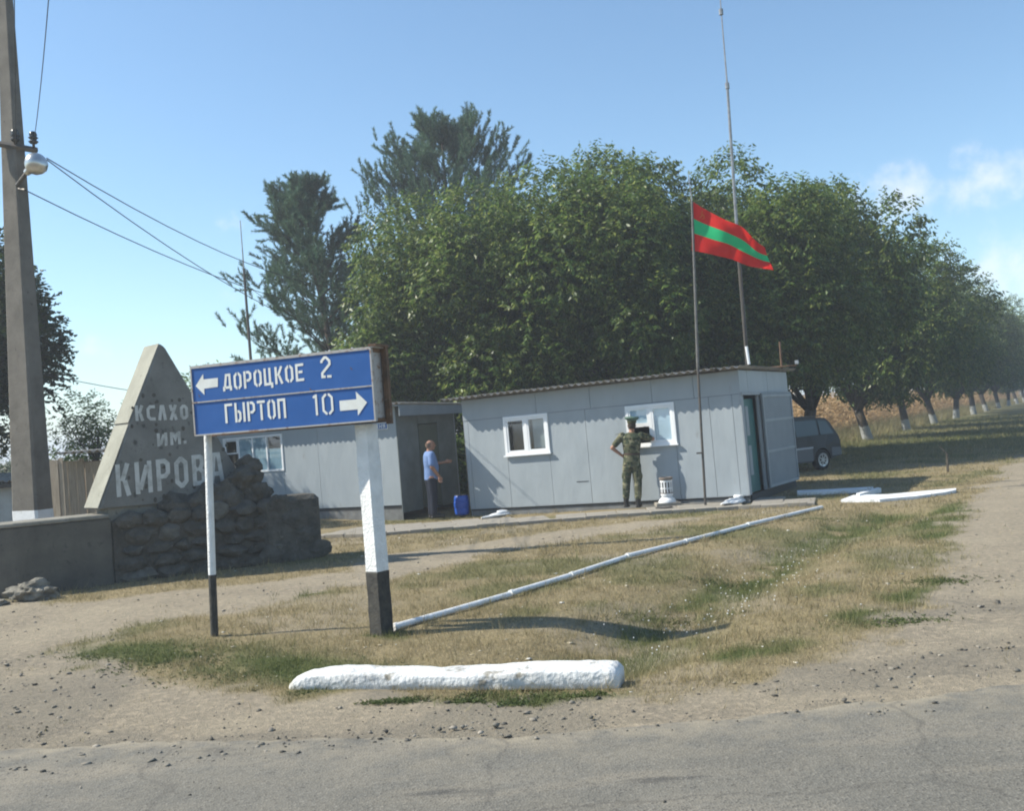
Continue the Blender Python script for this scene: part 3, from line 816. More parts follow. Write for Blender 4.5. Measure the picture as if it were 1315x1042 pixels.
mb = MB(); mb.box(q[0][0] + .15, poly[1][0], .06, .46, q[0][1] - .45, q[0][1] - .003); mb.build('slab_foot', m_conc, root, tf=ST)
sp_ = lambda u, v: tuple(ST @ Vector((u, -.006, v)))
def slabtext(text, a, b_, hpx, t):
    return text_between('lettering', text, a, b_, hpx, t, REL, gapf=.32, parent=root, fn=inslab, pl=sp_, mtl=m_letter_old, stencil=False)
slabtext('КСЛХОЗ'[:5], (174, 541), (242, 539), 20, .045)
slabtext('ИМ.', (202, 574), (239, 570), 17, .045)
slabtext('КИРОВА', (150, 639), (288, 619), 42, .066)
for k_ in range(46):            # pits knocked into the face, rimmed in darker aggregate
    t_ = rs.random(); px_ = rs.uniform(165, 295); py_ = rs.uniform(505, 645)
    u, v = inslab(px_, py_)
    s_ = rs.uniform(.012, .032)
    if u > .15:
        mb = MB(); mb.ball((u, .0, v), (s_, .004, s_ * rs.uniform(.8, 1.6)), 8); mb.build('pit', m_stone, root, tf=ST)
# boulder at the foot of the wall
bc = G(38, 773)
o = rock('boulder', bc + np.array([0, .1, .10]), (.34, .25, .17), m_boulder, seed=12, amp=.5, sub=4)
tag(o, 'pale jagged boulder on the ground at the left end of the monument wall', 'boulder')
bc = G(-2, 778)
o = rock('rock', bc + np.array([0, .0, .03]), (.14, .12, .07), m_boulder, seed=19, amp=.5, sub=3)
tag(o, 'small dark rock at the left edge beside the larger boulder', 'rock')

# ------------------------------------------------------------------ grey site cabins
PHI = math.radians(29)
def cor_sheet(w, length, amp=.024, wl=.15, th=.006):
    n = max(8, int(w / wl * 8)); vt = []
    for i in range(n + 1):
        x = w * i / n; z = amp * math.sin(2 * PI * x / wl)
        vt += [(x, 0, z), (x, length, z), (x, 0, z + th), (x, length, z + th)]
    fs = []
    for i in range(n):
        a = i * 4; c_ = a + 4
        fs += [(a, a + 1, c_ + 1, c_), (a + 2, c_ + 2, c_ + 3, a + 3), (a, c_, c_ + 2, a + 2), (a + 1, a + 3, c_ + 3, c_ + 1)]
    fs += [(0, 2, 3, 1), (n * 4, n * 4 + 1, n * 4 + 3, n * 4 + 2)]
    return MB().add(vt, fs)
def wallpx(root, px, py, yl=0.0):
    inv = wmat(root).inverted()
    o = inv @ Vector((0, 0, CAMH)); d = inv.to_3x3() @ Vector(ray(px, py)); q = o + d * ((yl - o.y) / d.y)
    return q.x, q.z
def frame_rect(x0, x1, z0, z1, w, y0, y1):
    mb = MB(); mb.box(x0, x1, y0, y1, z0, z0 + w); mb.box(x0, x1, y0, y1, z1 - w, z1); mb.box(x0, x0 + w, y0, y1, z0 + w, z1 - w); mb.box(x1 - w, x1, y0, y1, z0 + w, z1 - w)
    return mb
cr = D(964.5, 645, 19.9); CLN = 6.45; CW = 3.8; CHT = 2.68
org = np.array([cr[0] - CLN * math.cos(PHI), cr[1] + CLN * math.sin(PHI), -.19])
cab = thing('site_cabin', 'long grey sheet metal cabin with two white windows and a wavy roof behind the soldier', 'cabin', org, (0, -math.radians(1.25), -PHI))
PL = .20
def panel(x0, x1, z0, z1, root, name='wall_panel', m_=m_sheet, y=0.0, th=.02):
    j = random.uniform(-.002, .002)
    return MB().box(x0 + .004, x1 - .004, y + j, y + th + j, z0, z1 - .003).build(name, m_, root)
w1 = [wallpx(cab, 648, 560)[0], wallpx(cab, 705.5, 560)[0], wallpx(cab, 677, 584)[1], wallpx(cab, 677, 533)[1]]
w2 = [wallpx(cab, 804.5, 545)[0], wallpx(cab, 868, 545)[0], wallpx(cab, 836, 573)[1], wallpx(cab, 836, 519)[1]]
sx = [wallpx(cab, p, 600)[0] for p in (757, 918, 948)]
ztop = CHT - .48
cols = [0, .12, w1[0] + .03, w1[1] - .03, sx[0], w2[0] + .03, w2[1] - .03, sx[1], sx[2], CLN - .01]
for i in range(len(cols) - 1):
    a, c_ = cols[i], cols[i + 1]
    if i in (2, 5):
        w_ = w1 if i == 2 else w2
        panel(a, c_, PL, w_[2] + .03, cab); 
        if w_[3] - .03 < ztop - .01: panel(a, c_, w_[3] - .03, ztop, cab)
    else:
        panel(a, c_, PL, ztop, cab)
wt = max(w1[3], w2[3])
ub = [0, 1.9, 3.2, 4.6, 5.5, CLN - .01]
for a, c_ in zip(ub[:-1], ub[1:]):
    panel(a, c_, ztop + .004, CHT - .01, cab, y=-.008)
MB().box(.01, CLN - .02, .03, .05, -.1, PL - .003).build('plinth', m_plinth, cab)
MB().box(.0, CLN, -.006, .03, PL - .012, PL - .004).build('plinth_strip', m_sheet2, cab)
# backing wall with window holes, so seams read dark and rooms are dark behind the glass
bkm = MB()
segs = [(0.01, w1[0] + .05, 0, 0), (w1[1] - .05, w2[0] + .05, 0, 0), (w2[1] - .05, CLN - .03, 0, 0)]
for a, c_, _, _ in segs: bkm.box(a, c_, .024, .06, PL - .05, CHT - .03)
for w_ in (w1, w2):
    bkm.box(w_[0] + .05, w_[1] - .05, .024, .06, PL - .05, w_[2] + .04); bkm.box(w_[0] + .05, w_[1] - .05, .024, .06, w_[3] - .04, CHT - .03)
bkm.build('wall_core', m_darktrim, cab)
MB().box(0, .02, .03, CW, -.1, CHT - .01).build('end_wall', m_sheet, cab)
MB().box(.02, CLN - .04, CW - .05, CW, -.1, CHT - .01).build('rear_wall', m_sheet, cab)
MB().box(.03, CLN - .05, .07, CW - .06, .05, .10).build('floor_deck', m_cwood, cab)
MB().box(.03, CLN - .05, .07, CW - .06, CHT - .12, CHT - .08).build('ceiling_board', m_sheet2, cab)
MB().box(sx[0] - .33, sx[0] - .05, -.006, .004, .66, .675).build('dent_scar', m_darktrim, cab)
# doorway end
DX = CLN
mb = MB(); mb.box(DX - .03, DX, -.01, .16, PL, ztop); mb.build('corner_trim', m_sheet2, cab)
for i, (a, c_) in enumerate(((-.01, .55), (.552, 1.3), (1.302, 2.05), (2.052, 2.9), (2.902, CW))):
    MB().box(DX - .02, DX + .004 * (i % 2), a, c_, ztop + .03, CHT - .01).build('fascia_panel', m_sheet, cab)
MB().box(DX - .03, DX + .03, .0, CW, ztop - .03, ztop + .026).build('door_lintel', m_sheet2, cab)
for a, c_ in ((1.32, 2.5), (2.503, CW)):
    MB().box(DX - .02, DX, a, c_, PL, ztop - .034).build('wall_panel', m_sheet, cab)
MB().box(DX - .03, DX - .01, .16, CW, -.1, PL - .005).build('plinth', m_darktrim, cab)
MB().box(DX - .06, DX - .01, 1.24, 1.317, PL, ztop - .035).build('door_jamb', m_sheet2, cab)
MB().box(DX - .16, DX - .12, .50, 1.22, PL, ztop - .1).build('inner_door', m_teal, cab)
for zz in (.55, 1.35): MB().box(DX - .118, DX - .112, .60, .80, zz, zz + .6).build('inner_door_panel', m_sheet2, cab)
lf = thing('leaf_pivot', '', '')
bpy.data.objects.remove(lf)
leaf_T = Matrix.Translation((DX + .03, 1.30, 0)) @ Matrix.Rotation(math.radians(-3), 4, 'Z')
lh = 2.2
mb = MB(); mb.box(.0, .03, .0, 2.05, PL + .02, ztop + .0)
leaf = mb.build('door_leaf', m_door, cab, tf=leaf_T)
for z0 in (PL + .03, .95, 1.60, ztop - .09): MB().box(.031, .045, .05, 1.97, z0, z0 + .05).build('door_rail', m_sheet2, leaf, tf=leaf_T)
for y0 in (.005, 1.98): MB().box(.031, .047, y0, y0 + .05, PL + .03, ztop - .03).build('door_stile', m_sheet2, leaf, tf=leaf_T)
# windows
def pvc(root, w_, open_hatch=False):
    x0, x1, z0, z1 = w_
    fr = frame_rect(x0, x1, z0, z1, .07, -.03, .03).build('window', m_pvc, root, bevel=.004)
    xm = (x0 + x1) / 2 if not open_hatch else x0 + (x1 - x0) * .50
    MB().box(xm - .035, xm + .035, -.024, .028, z0 + .071, z1 - .071).build('mullion', m_pvc, fr)
    MB().box(x0 - .03, x1 + .03, -.075, -.031, z0 - .02, z0 + .012).build('sill', m_pvc, fr)
    for i, (a, c_) in enumerate(((x0 + .072, xm - .037), (xm + .037, x1 - .072))):
        zz0, zz1 = z0 + .072, z1 - .072
        if open_hatch and i == 0:
            zm = z0 + (z1 - z0) * .50
            MB().box(a, c_, -.022, .02, zm - .025, zm + .025).build('transom', m_pvc, fr)
            frame_rect(a + .001, c_ - .001, zm + .026, zz1, .03, -.02, .02).build('sash', m_pvc, fr)
            MB().box(a + .03, c_ - .03, -.004, .002, zm + .055, zz1 - .03).build('pane', m_glass, fr)
            MB().box(a + .0, c_ + .0, .021, .026, zm + .03, zz1).build('blind', m_blind, fr)
        else:
            frame_rect(a + .001, c_ - .001, zz0, zz1, .035, -.02, .02).build('sash', m_pvc, fr)
            MB().box(a + .035, c_ - .035, -.004, .002, zz0 + .034, zz1 - .034).build('pane', m_glass, fr)
            if open_hatch: MB().box(a, c_, .021, .026, zz0, zz1).build('blind', m_blind, fr)
            elif i == 1: MB().box(a + .08, c_, .09, .094, zz0 + .05, zz1 - .05).build('blind', m_sheet2, fr)
    return fr
pvc(cab, w1); pvc(cab, w2, True)
MB().box(w1[0] + .02, w1[1] - .02, .30, .32, w1[2] - .1, w1[3] + .1).build('pane_backing', m_darktrim, cab)  # near-black sheet behind the left window
# roof sheets
xr = -.35; rn = 0
while xr < CLN + .1:
    wd = 1.07
    o = cor_sheet(min(wd, CLN + .12 - xr) + .03, CW + .7, amp=.026, wl=.165).build('roof_sheet', m_asb, cab, tf=Matrix.Translation((xr, -.36, CHT + .035 + .007 * (rn % 2))) @ Matrix.Rotation(random.uniform(-.006, .006), 4, 'Y'))
    xr += wd; rn += 1
MB().box(.0, CLN, -.02, .06, CHT - .005, CHT + .0).build('eave_batten', m_cwood, cab)
for yy in (.6, 1.8, 3.0): MB().box(-.2, CLN + .08, yy, yy + .06, CHT - .006, CHT + .004).build('purlin', m_cwood, cab)
# little rusty vent on the roof
vt_ = Matrix.Translation((0, 0, CHT + .07))
vt = thing('roof_vent', 'short rusty stub pipe with a flat cap on the right end of the cabin roof', 'vent', D(1004, 474, 22.2), (0, 0, -PHI))
MB().tube([(0, 0, 0), (0, 0, .6)], .025, 8).build('pipe', m_rust, vt, smooth='auto')
MB().box(-.30, .18, -.06, .06, .04, .07).build('bracket_plate', m_rust, vt)
MB().box(.30, .37, -.035, .035, .08, .16).build('lamp_box', m_sheet2, vt); MB().box(.18, .35, -.02, .02, .045, .06).build('lamp_arm', m_rust, vt)

# --- the second cabin, on the left
c2r = D(518, 664, 23.2); L2 = 8.3; W2 = 2.5; H2 = 2.55
org2 = np.array([c2r[0] - L2 * math.cos(PHI), c2r[1] + L2 * math.sin(PHI), c2r[2]])
cb2 = thing('customs_cabin', 'low grey cabin with a four pane window behind the monument and blue signboard', 'cabin', org2, (0, -math.radians(.6), -PHI))
h2 = wallpx(cb2, 512, 540)[1] + .35
H2 = h2
win = [wallpx(cb2, 288, 585)[0], wallpx(cb2, 364, 585)[0], wallpx(cb2, 330, 607)[1], wallpx(cb2, 330, 560)[1]]
cols = [0, win[0] - 1.0, win[0] + .02, win[1] - .02, win[1] + 1.1, win[1] + 2.3, L2 - .01]
cols = [c_ for c_ in cols if c_ >= 0]
for a, c_ in zip(cols[:-1], cols[1:]):
    if abs(a - (win[0] + .02)) < .01:
        panel(a, c_, .18, win[2] + .02, cb2); panel(a, c_, win[3] - .02, H2 - .01, cb2)
    else:
        panel(a, c_, .18, H2 - .01, cb2)
MB().box(.01, L2 - .02, .03, .05, -.2, .178).build('plinth', m_plinth, cb2)
bm_ = MB(); bm_.box(.01, win[0] + .04, .024, .06, .1, H2 - .03); bm_.box(win[1] - .04, L2 - .03, .024, .06, .1, H2 - .03)
bm_.box(win[0] + .04, win[1] - .04, .024, .06, .1, win[2] + .03); bm_.box(win[0] + .04, win[1] - .04, .024, .06, win[3] - .03, H2 - .03); bm_.build('wall_core', m_darktrim, cb2)
MB().box(0, .02, .03, W2, -.2, H2 - .01).build('end_wall', m_sheet, cb2); MB().box(.02, L2, W2 - .05, W2, -.2, H2 - .01).build('rear_wall', m_sheet, cb2)
MB().box(.03, L2 - .03, .07, W2 - .06, .05, .1).build('floor_deck', m_cwood, cb2)
fr = frame_rect(win[0], win[1], win[2], win[3], .05, -.02, .03).build('window', m_pvc, cb2)
m_panerefl = mat('pane_reflection_blue', (.34, .46, .54), .8, .1, c2=(.24, .34, .42), scale=3, stretch=(14, 1, 1))  # pale blue reflection of the panes, painted as a colour
n = 4
for i in range(n):
    a = win[0] + .05 + (win[1] - win[0] - .1) * i / n; c_ = win[0] + .05 + (win[1] - win[0] - .1) * (i + 1) / n
    if i: MB().box(a - .018, a + .018, -.016, .026, win[2] + .051, win[3] - .051).build('mullion', m_pvc, fr)
    MB().box(a + .02, c_ - .02, -.004, .002, win[2] + .052, win[3] - .052).build('pane', m_glass, fr)
    if i in (1, 2, 3): MB().box(a + .01, c_ - .01, .010, .014, win[2] + .02, win[3] - (.05 if i != 3 else .35)).build('pane_backing', m_panerefl, fr)  # added sheet close behind the glass, coloured to imitate the reflection
a = win[0] + .07; c_ = win[0] + .05 + (win[1] - win[0] - .1) / n - .02; zm = win[2] + (win[3] - win[2]) * .55
frame_rect(a, c_, zm, win[3] - .06, .03, -.03, -.006).build('sash', m_pvc, fr)
xr = -.3; rn = 0
while xr < L2 + .25:
    cor_sheet(min(1.07, L2 + .38 - xr) + .03, W2 + .75, amp=.024, wl=.15).build('roof_sheet', m_asb, cb2, tf=Matrix.Translation((xr, -.36, H2 + .03 + .007 * (rn % 2))) @ Matrix.Rotation(-.02, 4, 'X')); xr += 1.07; rn += 1
MB().box(0, L2 + .3, -.28, .0, H2 - .03, H2 - .0).build('soffit', m_sheet2, cb2)
MB().box(L2 + .3, L2 + .33, -.3, W2 + .1, H2 - .26, H2 + .0).build('fascia_board', m_door, cb2)
m_end = mat('dull_green_grey_sheet', (.16, .18, .18), .6, .3, c2=(.12, .135, .135), scale=3, bump=.3, bscale=5)
for a, c_ in ((0, .85), (1.68, W2)):
    MB().box(L2 - .02, L2, a, c_ - .003, .0, H2 - .02).build('end_panel', m_end, cb2)
MB().box(L2 - .02, L2, .852, 1.677, 2.02, H2 - .02).build('end_panel', m_end, cb2)
MB().box(L2 - .01, L2 + .0, .87, 1.66, .05, 2.0).build('door', mat('olive_door_paint', (.10, .115, .09), .6, .3, c2=(.08, .09, .07), scale=3), cb2)
MB().box(L2 + .001, L2 + .03, 1.45, 1.5, .95, 1.05).build('door_handle', m_metal, cb2)
MB().box(L2 + .30, L2 + .38, W2 - .1, W2 - .02, -.1, H2 - .265).build('porch_post', m_cwood, cb2)
# blue plate with the word for customs
pu0 = wallpx(cb2, 464, 548); pu1 = wallpx(cb2, 498.5, 547)
v0 = wallpx(cb2, 497, 551.5)[1]; v1 = wallpx(cb2, 497, 543)[1]
pl_ = MB().box(pu0[0], pu1[0], -.03, -.012, v0, v1).build('name_plate', m_signwhite, cb2)
MB().box(pu0[0] + .015, pu1[0] - .015, -.034, -.0305, v0 + .015, v1 - .015).build('plate_field', m_blue, pl_)
mb = MB(); ww = (pu1[0] - pu0[0] - .06) / 7.9
write(mb, 'ТАМОЖНЯ', pu0[0] + .03, v0 + .032, (v1 - v0) - .064, [ww * .88] * 3 + [ww * .8, ww * 1.0, ww * .8, ww * .8], ww * .25, .019, lambda u, v: (u, -.0352, v), stencil=False)
mb.build('plate_lettering', m_signwhite, pl_)

# ------------------------------------------------------------------ pavement in front of the cabins
k0 = G(470, 690); k1 = G(700, 672); k2 = G(940, 655); k3 = G(1045, 650)
pav = [k0, k1, k2, k3]
dirn = Vector((math.cos(-PHI * .55), math.sin(-PHI * .55)))
pv = bpy.data.objects.new('pavement', None); COL.objects.link(pv); tag(pv, 'concrete slab pavement with kerb along the grey cabins', kind='structure')
def along(pts, s):
    for a, c_ in zip(pts[:-1], pts[1:]):
        l = math.hypot(c_[0] - a[0], c_[1] - a[1])
        if s <= l or c_ is pts[-1]:
            t = s / l; return np.array([a[0] + (c_[0] - a[0]) * t, a[1] + (c_[1] - a[1]) * t]), math.atan2(c_[1] - a[1], c_[0] - a[0])
        s -= l
kerb_path = [G(395, 693)[:2], k0[:2], k1[:2], k2[:2], k3[:2]]
tot = sum(math.hypot(c_[0] - a[0], c_[1] - a[1]) for a, c_ in zip(kerb_path[:-1], kerb_path[1:]))
kb = MB().box(-.2, .2, -.05, .05, -.12, .075).build('kerb_stone', m_slab, pv, bevel=.008)
s = .2; first = True
while s < tot - .1:
    p, an = along(kerb_path, s)
    o = kb if first else kb.copy()
    if not first: COL.objects.link(o)
    first = False
    o.location = (p[0], p[1], gz(p[0], p[1]) + random.uniform(-.012, .008)); o.rotation_euler = (random.uniform(-.03, .03), 0, an + random.uniform(-.02, .02))
    s += .41
sb = MB().box(-.292, .292, -.292, .292, -.05, .045).build('paving_slab', m_slab, pv, bevel=.006)
first = True; s = .3
while s < tot - .2:
    p, an = along(kerb_path, s); nrm_ = np.array([-math.sin(an), math.cos(an)])
    rows = 4 if s < 4.4 else (2 if s < tot - 2.6 else 3)
    for r_ in range(rows):
        qd = p + nrm_ * (.36 + .595 * r_)
        if random.random() < .10 and r_ > 1: continue
        o = sb if first else sb.copy()
        if not first: COL.objects.link(o)
        first = False
        o.location = (qd[0], qd[1], gz(qd[0], qd[1]) + random.uniform(-.01, .008)); o.rotation_euler = (random.uniform(-.015, .015), random.uniform(-.015, .015), an + random.uniform(-.02, .02))
    s += .597

# ------------------------------------------------------------------ white pipes, kerbs, bags
pp = [G(505, 811), G(655, 768), G(733, 743), G(805, 719), G(880, 699), G(960, 678), G(1056, 654)]
names = ['nearest white pipe running from the foot of the thick sign post', 'white pipe second from the sign post in the line over the grass', 'white pipe third from the sign post in the line over the grass',
         'white pipe fourth from the sign post in the line over the grass', 'white pipe fifth from the sign post, with the officer behind it', 'farthest white pipe, ending near the cabin door']
names[4] = 'white pipe fifth from the sign post in the line over the grass'
for i in range(6):
    a, c_ = np.array(pp[i]), np.array(pp[i + 1]); u = (c_ - a) / np.linalg.norm(c_ - a)
    a = a + u * .01 + np.array([0, 0, .036 + .008 * (i % 2)]); c_ = c_ - u * .01 + np.array([0, 0, .036 - .003 * (i % 2)])
    root = thing('white_pipe', names[i], 'pipe', a, group='white painted pipes laid end to end on the grass')
    cc = c_ - a; mid_ = cc / 2
    rad = .030
    MB().tube([(0, 0, 0), mid_, cc], [rad, rad * .97, rad], 10).build('pipe_body', m_white, root, smooth='auto')
    MB().tube([u * -.004, u * .05], rad + .006, 10).build('pipe_collar', m_white_pole, root, smooth='auto')
def plank(name, label, pts_l, pts_r, h_, m_=m_white):
    c_ = np.mean(pts_l + pts_r, axis=0); root = thing(name, label, 'kerb', (c_[0], c_[1], gz(c_[0], c_[1])))
    n = len(pts_l); vs = []
    for a, b_ in zip(pts_l, pts_r):
        za = gz(a[0], a[1])
        vs += [(a[0], a[1], za - .03), (b_[0], b_[1], za - .03), (b_[0], b_[1], za + h_), (a[0], a[1], za + h_)]
    fs = []
    for i in range(n - 1):
        k = i * 4
        fs += [(k, k + 4, k + 5, k + 1), (k + 1, k + 5, k + 6, k + 2), (k + 2, k + 6, k + 7, k + 3), (k + 3, k + 7, k + 4, k)]
    fs += [(0, 1, 2, 3), ((n - 1) * 4 + 3, (n - 1) * 4 + 2, (n - 1) * 4 + 1, (n - 1) * 4)]
    fix_normals(MB().add(vs, fs).build('kerb_body', m_, root, world=True))
    return root
GG = lambda l: [G(*p)[:2] for p in l]
plank('white_kerb', 'large tapering whitewashed slab at the end of the grass by the dirt track', GG([(1080, 646), (1130, 645.5), (1180, 641), (1215, 636), (1228, 633)]), GG([(1096, 640), (1140, 639), (1185, 635), (1215, 632.5), (1228, 631)]), .055)
plank('white_kerb', 'straight white kerb lying on the grass right of the cabin door', GG([(1024, 637), (1070, 635), (1122, 632)]), GG([(1024, 634.5), (1070, 632.5), (1122, 629.5)]), .07)
plank('white_kerb', 'short white kerb lying aslant between the straight kerb and the large slab', GG([(1104, 641), (1132, 633)]), GG([(1100, 640), (1128, 632)]), .09)
# white things in front of the wall
def sack(label, pL, pR, hgt, seed):
    a, c_ = G(*pL), G(*pR); a[1] -= .35; c_[1] -= .35; mid_ = (a + c_) / 2; L_ = np.linalg.norm(c_ - a)
    root = thing('white_stone', label, 'stone', mid_, (0, 0, math.atan2(c_[1] - a[1], c_[0] - a[0])))
    rock('stone_body', (0, 0, hgt * .45 + .04), (L_ * .55, .13, hgt * .6), m_white, root, seed=seed, amp=.25, sub=3)
    rock('stone_chunk', (L_ * .30, .05, hgt * .95 + .04), (L_ * .2, .10, hgt * .5), m_white, root, seed=seed + 1, amp=.4, sub=2)
sack('whitewashed stone on the pavement right of the blue barrel', (616, 669), (656, 663), .10, 31)
sack('whitewashed stone at the cabin wall right of the flagpole', (922, 651), (952, 645), .11, 41)
hc = G(853, 656); root = thing('drain_cover', 'small flat dark cover on the pavement between the soldier and the urn', 'cover', hc + np.array([0, 0, .05]), (0, 0, -.3))
MB().lathe([(.17, 0), (.17, .02), (.13, .028)], 14).build('cover_plate', m_darkmetal, root)

# blue barrel
bc = G(594, 664)
root = thing('plastic_barrel', 'blue plastic barrel standing between the two grey cabins', 'barrel', bc + np.array([0, 0, .04]))
m_bar = mat('blue_barrel_plastic', (.012, .07, .38), .4, .45, c2=(.02, .09, .42), scale=4)
MB().lathe([(.13, 0), (.16, .03), (.175, .14), (.168, .155), (.182, .2), (.182, .30), (.170, .315), (.176, .33), (.160, .43), (.145, .45)], 24).build('barrel_body', m_bar, root, smooth='auto')
MB().lathe([(.150, .451), (.155, .462), (.150, .47), (.13, .472)], 24).build('barrel_rim', m_darktrim, root, smooth='auto')
# litter urn: white concrete foot and slotted body
_ux = wallpx(cab, 866, 640)[0]; _uw = wmat(cab) @ Vector((_ux, -.42, 0)); uc = np.array([_uw.x, _uw.y, gz(_uw.x, _uw.y) + .05])
root = thing('litter_urn', 'white and brown slatted litter urn on a flared foot by the cabin wall', 'litter bin', uc)
root.scale = (.88, .88, .95)
m_ubr = mat('urn_brown', (.15, .13, .115), .7, .3, c2=(.2, .16, .13), scale=12)
MB().box(-.28, .28, -.2, .2, 0, .075).build('urn_base', m_slab, root, bevel=.01)
MB().lathe([(.20, .076), (.20, .10), (.165, .15), (.12, .19), (.11, .21)], 24).build('urn_foot', m_white, root, smooth='auto')
MB().lathe([(.105, .212), (.11, .55), (.09, .56)], 16).build('urn_liner', m_darktrim, root, smooth='auto')
for zz, hh in ((.215, .045), (.36, .022), (.50, .04)):
    MB().lathe([(.132, zz), (.14, zz), (.14, zz + hh), (.132, zz + hh), (.132, zz)], 20, cap=False).build('urn_ring', m_white, root, smooth='auto')
for zz in (.262, .545):
    MB().lathe([(.138, zz), (.144, zz), (.144, zz + .02), (.138, zz + .02), (.138, zz)], 20, cap=False).build('urn_band', m_ubr, root, smooth='auto')
for k in range(12):
    th = 2 * PI * k / 12
    MB().box(-.016, .016, -.137, -.125, .26, .50).build('urn_slat', m_white, root, tf=Matrix.Rotation(th, 4, 'Z'))
MB().lathe([(.16, .566), (.16, .60), (.12, .602), (.11, .57)], 20, cap=False).build('urn_lip', m_ubr, root, smooth='auto')

# ------------------------------------------------------------------ flagpole and flag
fb = G(906, 652); ft = D(888.5, 258, fb[1] + .05); ftt = D(884, 225, fb[1] + .06)
root = thing('flagpole', 'thin grey steel flagpole standing in front of the cabin wall', 'flagpole', fb)
fm_ = D(896, 470, fb[1] + .02)
MB().tube([fb - np.array([0, 0, .2]), fm_], [.026, .023], 10).build('lower_tube', m_darkmetal, root, world=True, smooth='auto')
MB().tube([fm_ - np.array([0, 0, .05]), ft], [.030, .022], 10).build('upper_tube', m_polegrey, root, world=True, smooth='auto')
MB().tube([ft, ftt], [.014, .01], 6).build('tip', m_metal, root, world=True)
b0 = D(901, 582, fb[1])
MB().tube([b0 + np.array([-.10, 0, 0]), b0 + np.array([.0, 0, 0])], .018, 6).build('cleat', m_darkmetal, root, world=True)
hoist0 = D(888.5, 322, fb[1] + .05)
flag = thing('flag', 'red green and red striped flag flying from the flagpole above the cabin roof', 'flag', ft)
m_red = mat('flag_red_cloth', (.72, .030, .022), .7, .1, c2=(.62, .024, .02), scale=3)
m_grn = mat('flag_green_cloth', (.03, .52, .20), .7, .1, c2=(.025, .46, .18), scale=3)
for M_ in (m_red, m_grn):
    nt_ = M_.node_tree; tr = nt_.nodes.new('ShaderNodeBsdfTranslucent'); mx = nt_.nodes.new('ShaderNodeMixShader'); mx.inputs[0].default_value = .35
    tr.inputs['Color'].default_value = M_.node_tree.nodes['Principled BSDF'].inputs['Base Color'].default_value
    nt_.links.new(nt_.nodes['Principled BSDF'].outputs[0], mx.inputs[1]); nt_.links.new(tr.outputs[0], mx.inputs[2]); nt_.links.new(mx.outputs[0], nt_.nodes['Material Output'].inputs[0])
tl = ft; bl_ = hoist0; tr_ = D(984, 315, fb[1] - .15); br_ = D(991, 349, fb[1] - .1)
def flag_pt(u, v):         # u along the fly, v down the hoist
    top = tl + (tr_ - tl) * u + np.array([0, 0, .10 * math.sin(PI * u) * (1 - u) * .4 - .02 * math.sin(2 * PI * u)])
    bot = bl_ + (br_ - bl_) * u + np.array([0, 0, .035 * math.sin(PI * u)])
    p = top + (bot - top) * v
    w = u ** .7
    p = p + np.array([0, 1, 0]) * (.16 * w * math.sin(7.5 * u + 2.6 * v + .6) + .035 * w * math.sin(17 * u - 4 * v))
    p = p + np.array([.0, 0, .02]) * w * math.sin(11 * u + 2 * v)
    return p
NU, NV = 48, 8
for name, va, vb, mm in (('red_stripe', 0, .34, m_red), ('green_stripe', .34, .64, m_grn), ('red_stripe', .64, 1, m_red)):
    vs = [flag_pt(i / NU, va + (vb - va) * j / NV) for i in range(NU + 1) for j in range(NV + 1)]
    fs = [(i * (NV + 1) + j, (i + 1) * (NV + 1) + j, (i + 1) * (NV + 1) + j + 1, i * (NV + 1) + j + 1) for i in range(NU) for j in range(NV)]
    MB().add(vs, fs).build(name, mm, flag, world=True, smooth=True)
m_gold = mat('emblem_gold', (.60, .13, .03), .7, .1)
def on_flag(u, v): return tuple(flag_pt(u, v) + np.array([0, -.008, 0]))
mb = MB()
Eu, Ev, S_ = .135, .19, .055
sick = [(Eu + S_ * .62 * math.cos(t), Ev + S_ * 1.15 * math.sin(t)) for t in np.linspace(-1.9, 1.7, 14)]
stroke(mb, sick, .010, on_flag); stroke(mb, [(Eu - .028, Ev + .075), (Eu + .012, Ev - .03)], .010, on_flag); stroke(mb, [(Eu - .012, Ev - .038), (Eu + .03, Ev - .015)], .016, on_flag)
mb.build('hammer_and_sickle', m_gold, flag, world=True)
mb = MB(); st = []
for k in range(10):
    r_ = .022 if k % 2 == 0 else .009; th = -PI / 2 + k * PI / 5; st.append(on_flag(Eu + .01 + r_ * .6 * math.cos(th), Ev - .10 + r_ * 1.2 * math.sin(th)))
mb.add(st, [tuple(range(10))]); mb.build('star', m_gold, flag, world=True)

# ------------------------------------------------------------------ masts
base = wmat(cab) @ Vector((CLN - .30, 1.0, CHT + .06))
Yb = base.y
b_ = D(960, 470, Yb)
root = thing('radio_mast', 'tall thin guyed radio mast rising from the right end of the cabin roof', 'mast', b_)
p1 = D(948, 320, Yb); p2 = D(934, 110, Yb); p3 = D(925, 0, Yb); p4 = D(915, -120, Yb)
MB().tube([b_ - np.array([0, 0, .1]), p1], .040, 8).build('lower_tube', m_darkmetal, root, world=True, smooth='auto')
MB().tube([p1, p2], [.034, .028], 8).build('middle_tube', m_metal, root, world=True, smooth='auto')
MB().tube([p2, p3, p4], [.018, .012, .006], 6).build('whip', m_metal, root, world=True, smooth='auto')
for i, (x, y) in enumerate(((934, 110), (926, 15))):
    q_ = D(x, y, Yb); MB().tube([q_ - np.array([0, 0, .06]), q_ + np.array([0, 0, .06])], .045, 8).build('collar', m_metal, root, world=True)
MB().tube([D(961, 470, Yb - .08), D(958, 445, Yb - .08), D(952, 340, Yb - .07)], .012, 6).build('coax_cable', m_wire, root, world=True)
MB().tube([D(962, 468, Yb - .1), D(958.5, 445, Yb - .1)], .03, 8).build('mast_foot', m_pvc, root, world=True)
ub_ = 11.
mastY = 30.
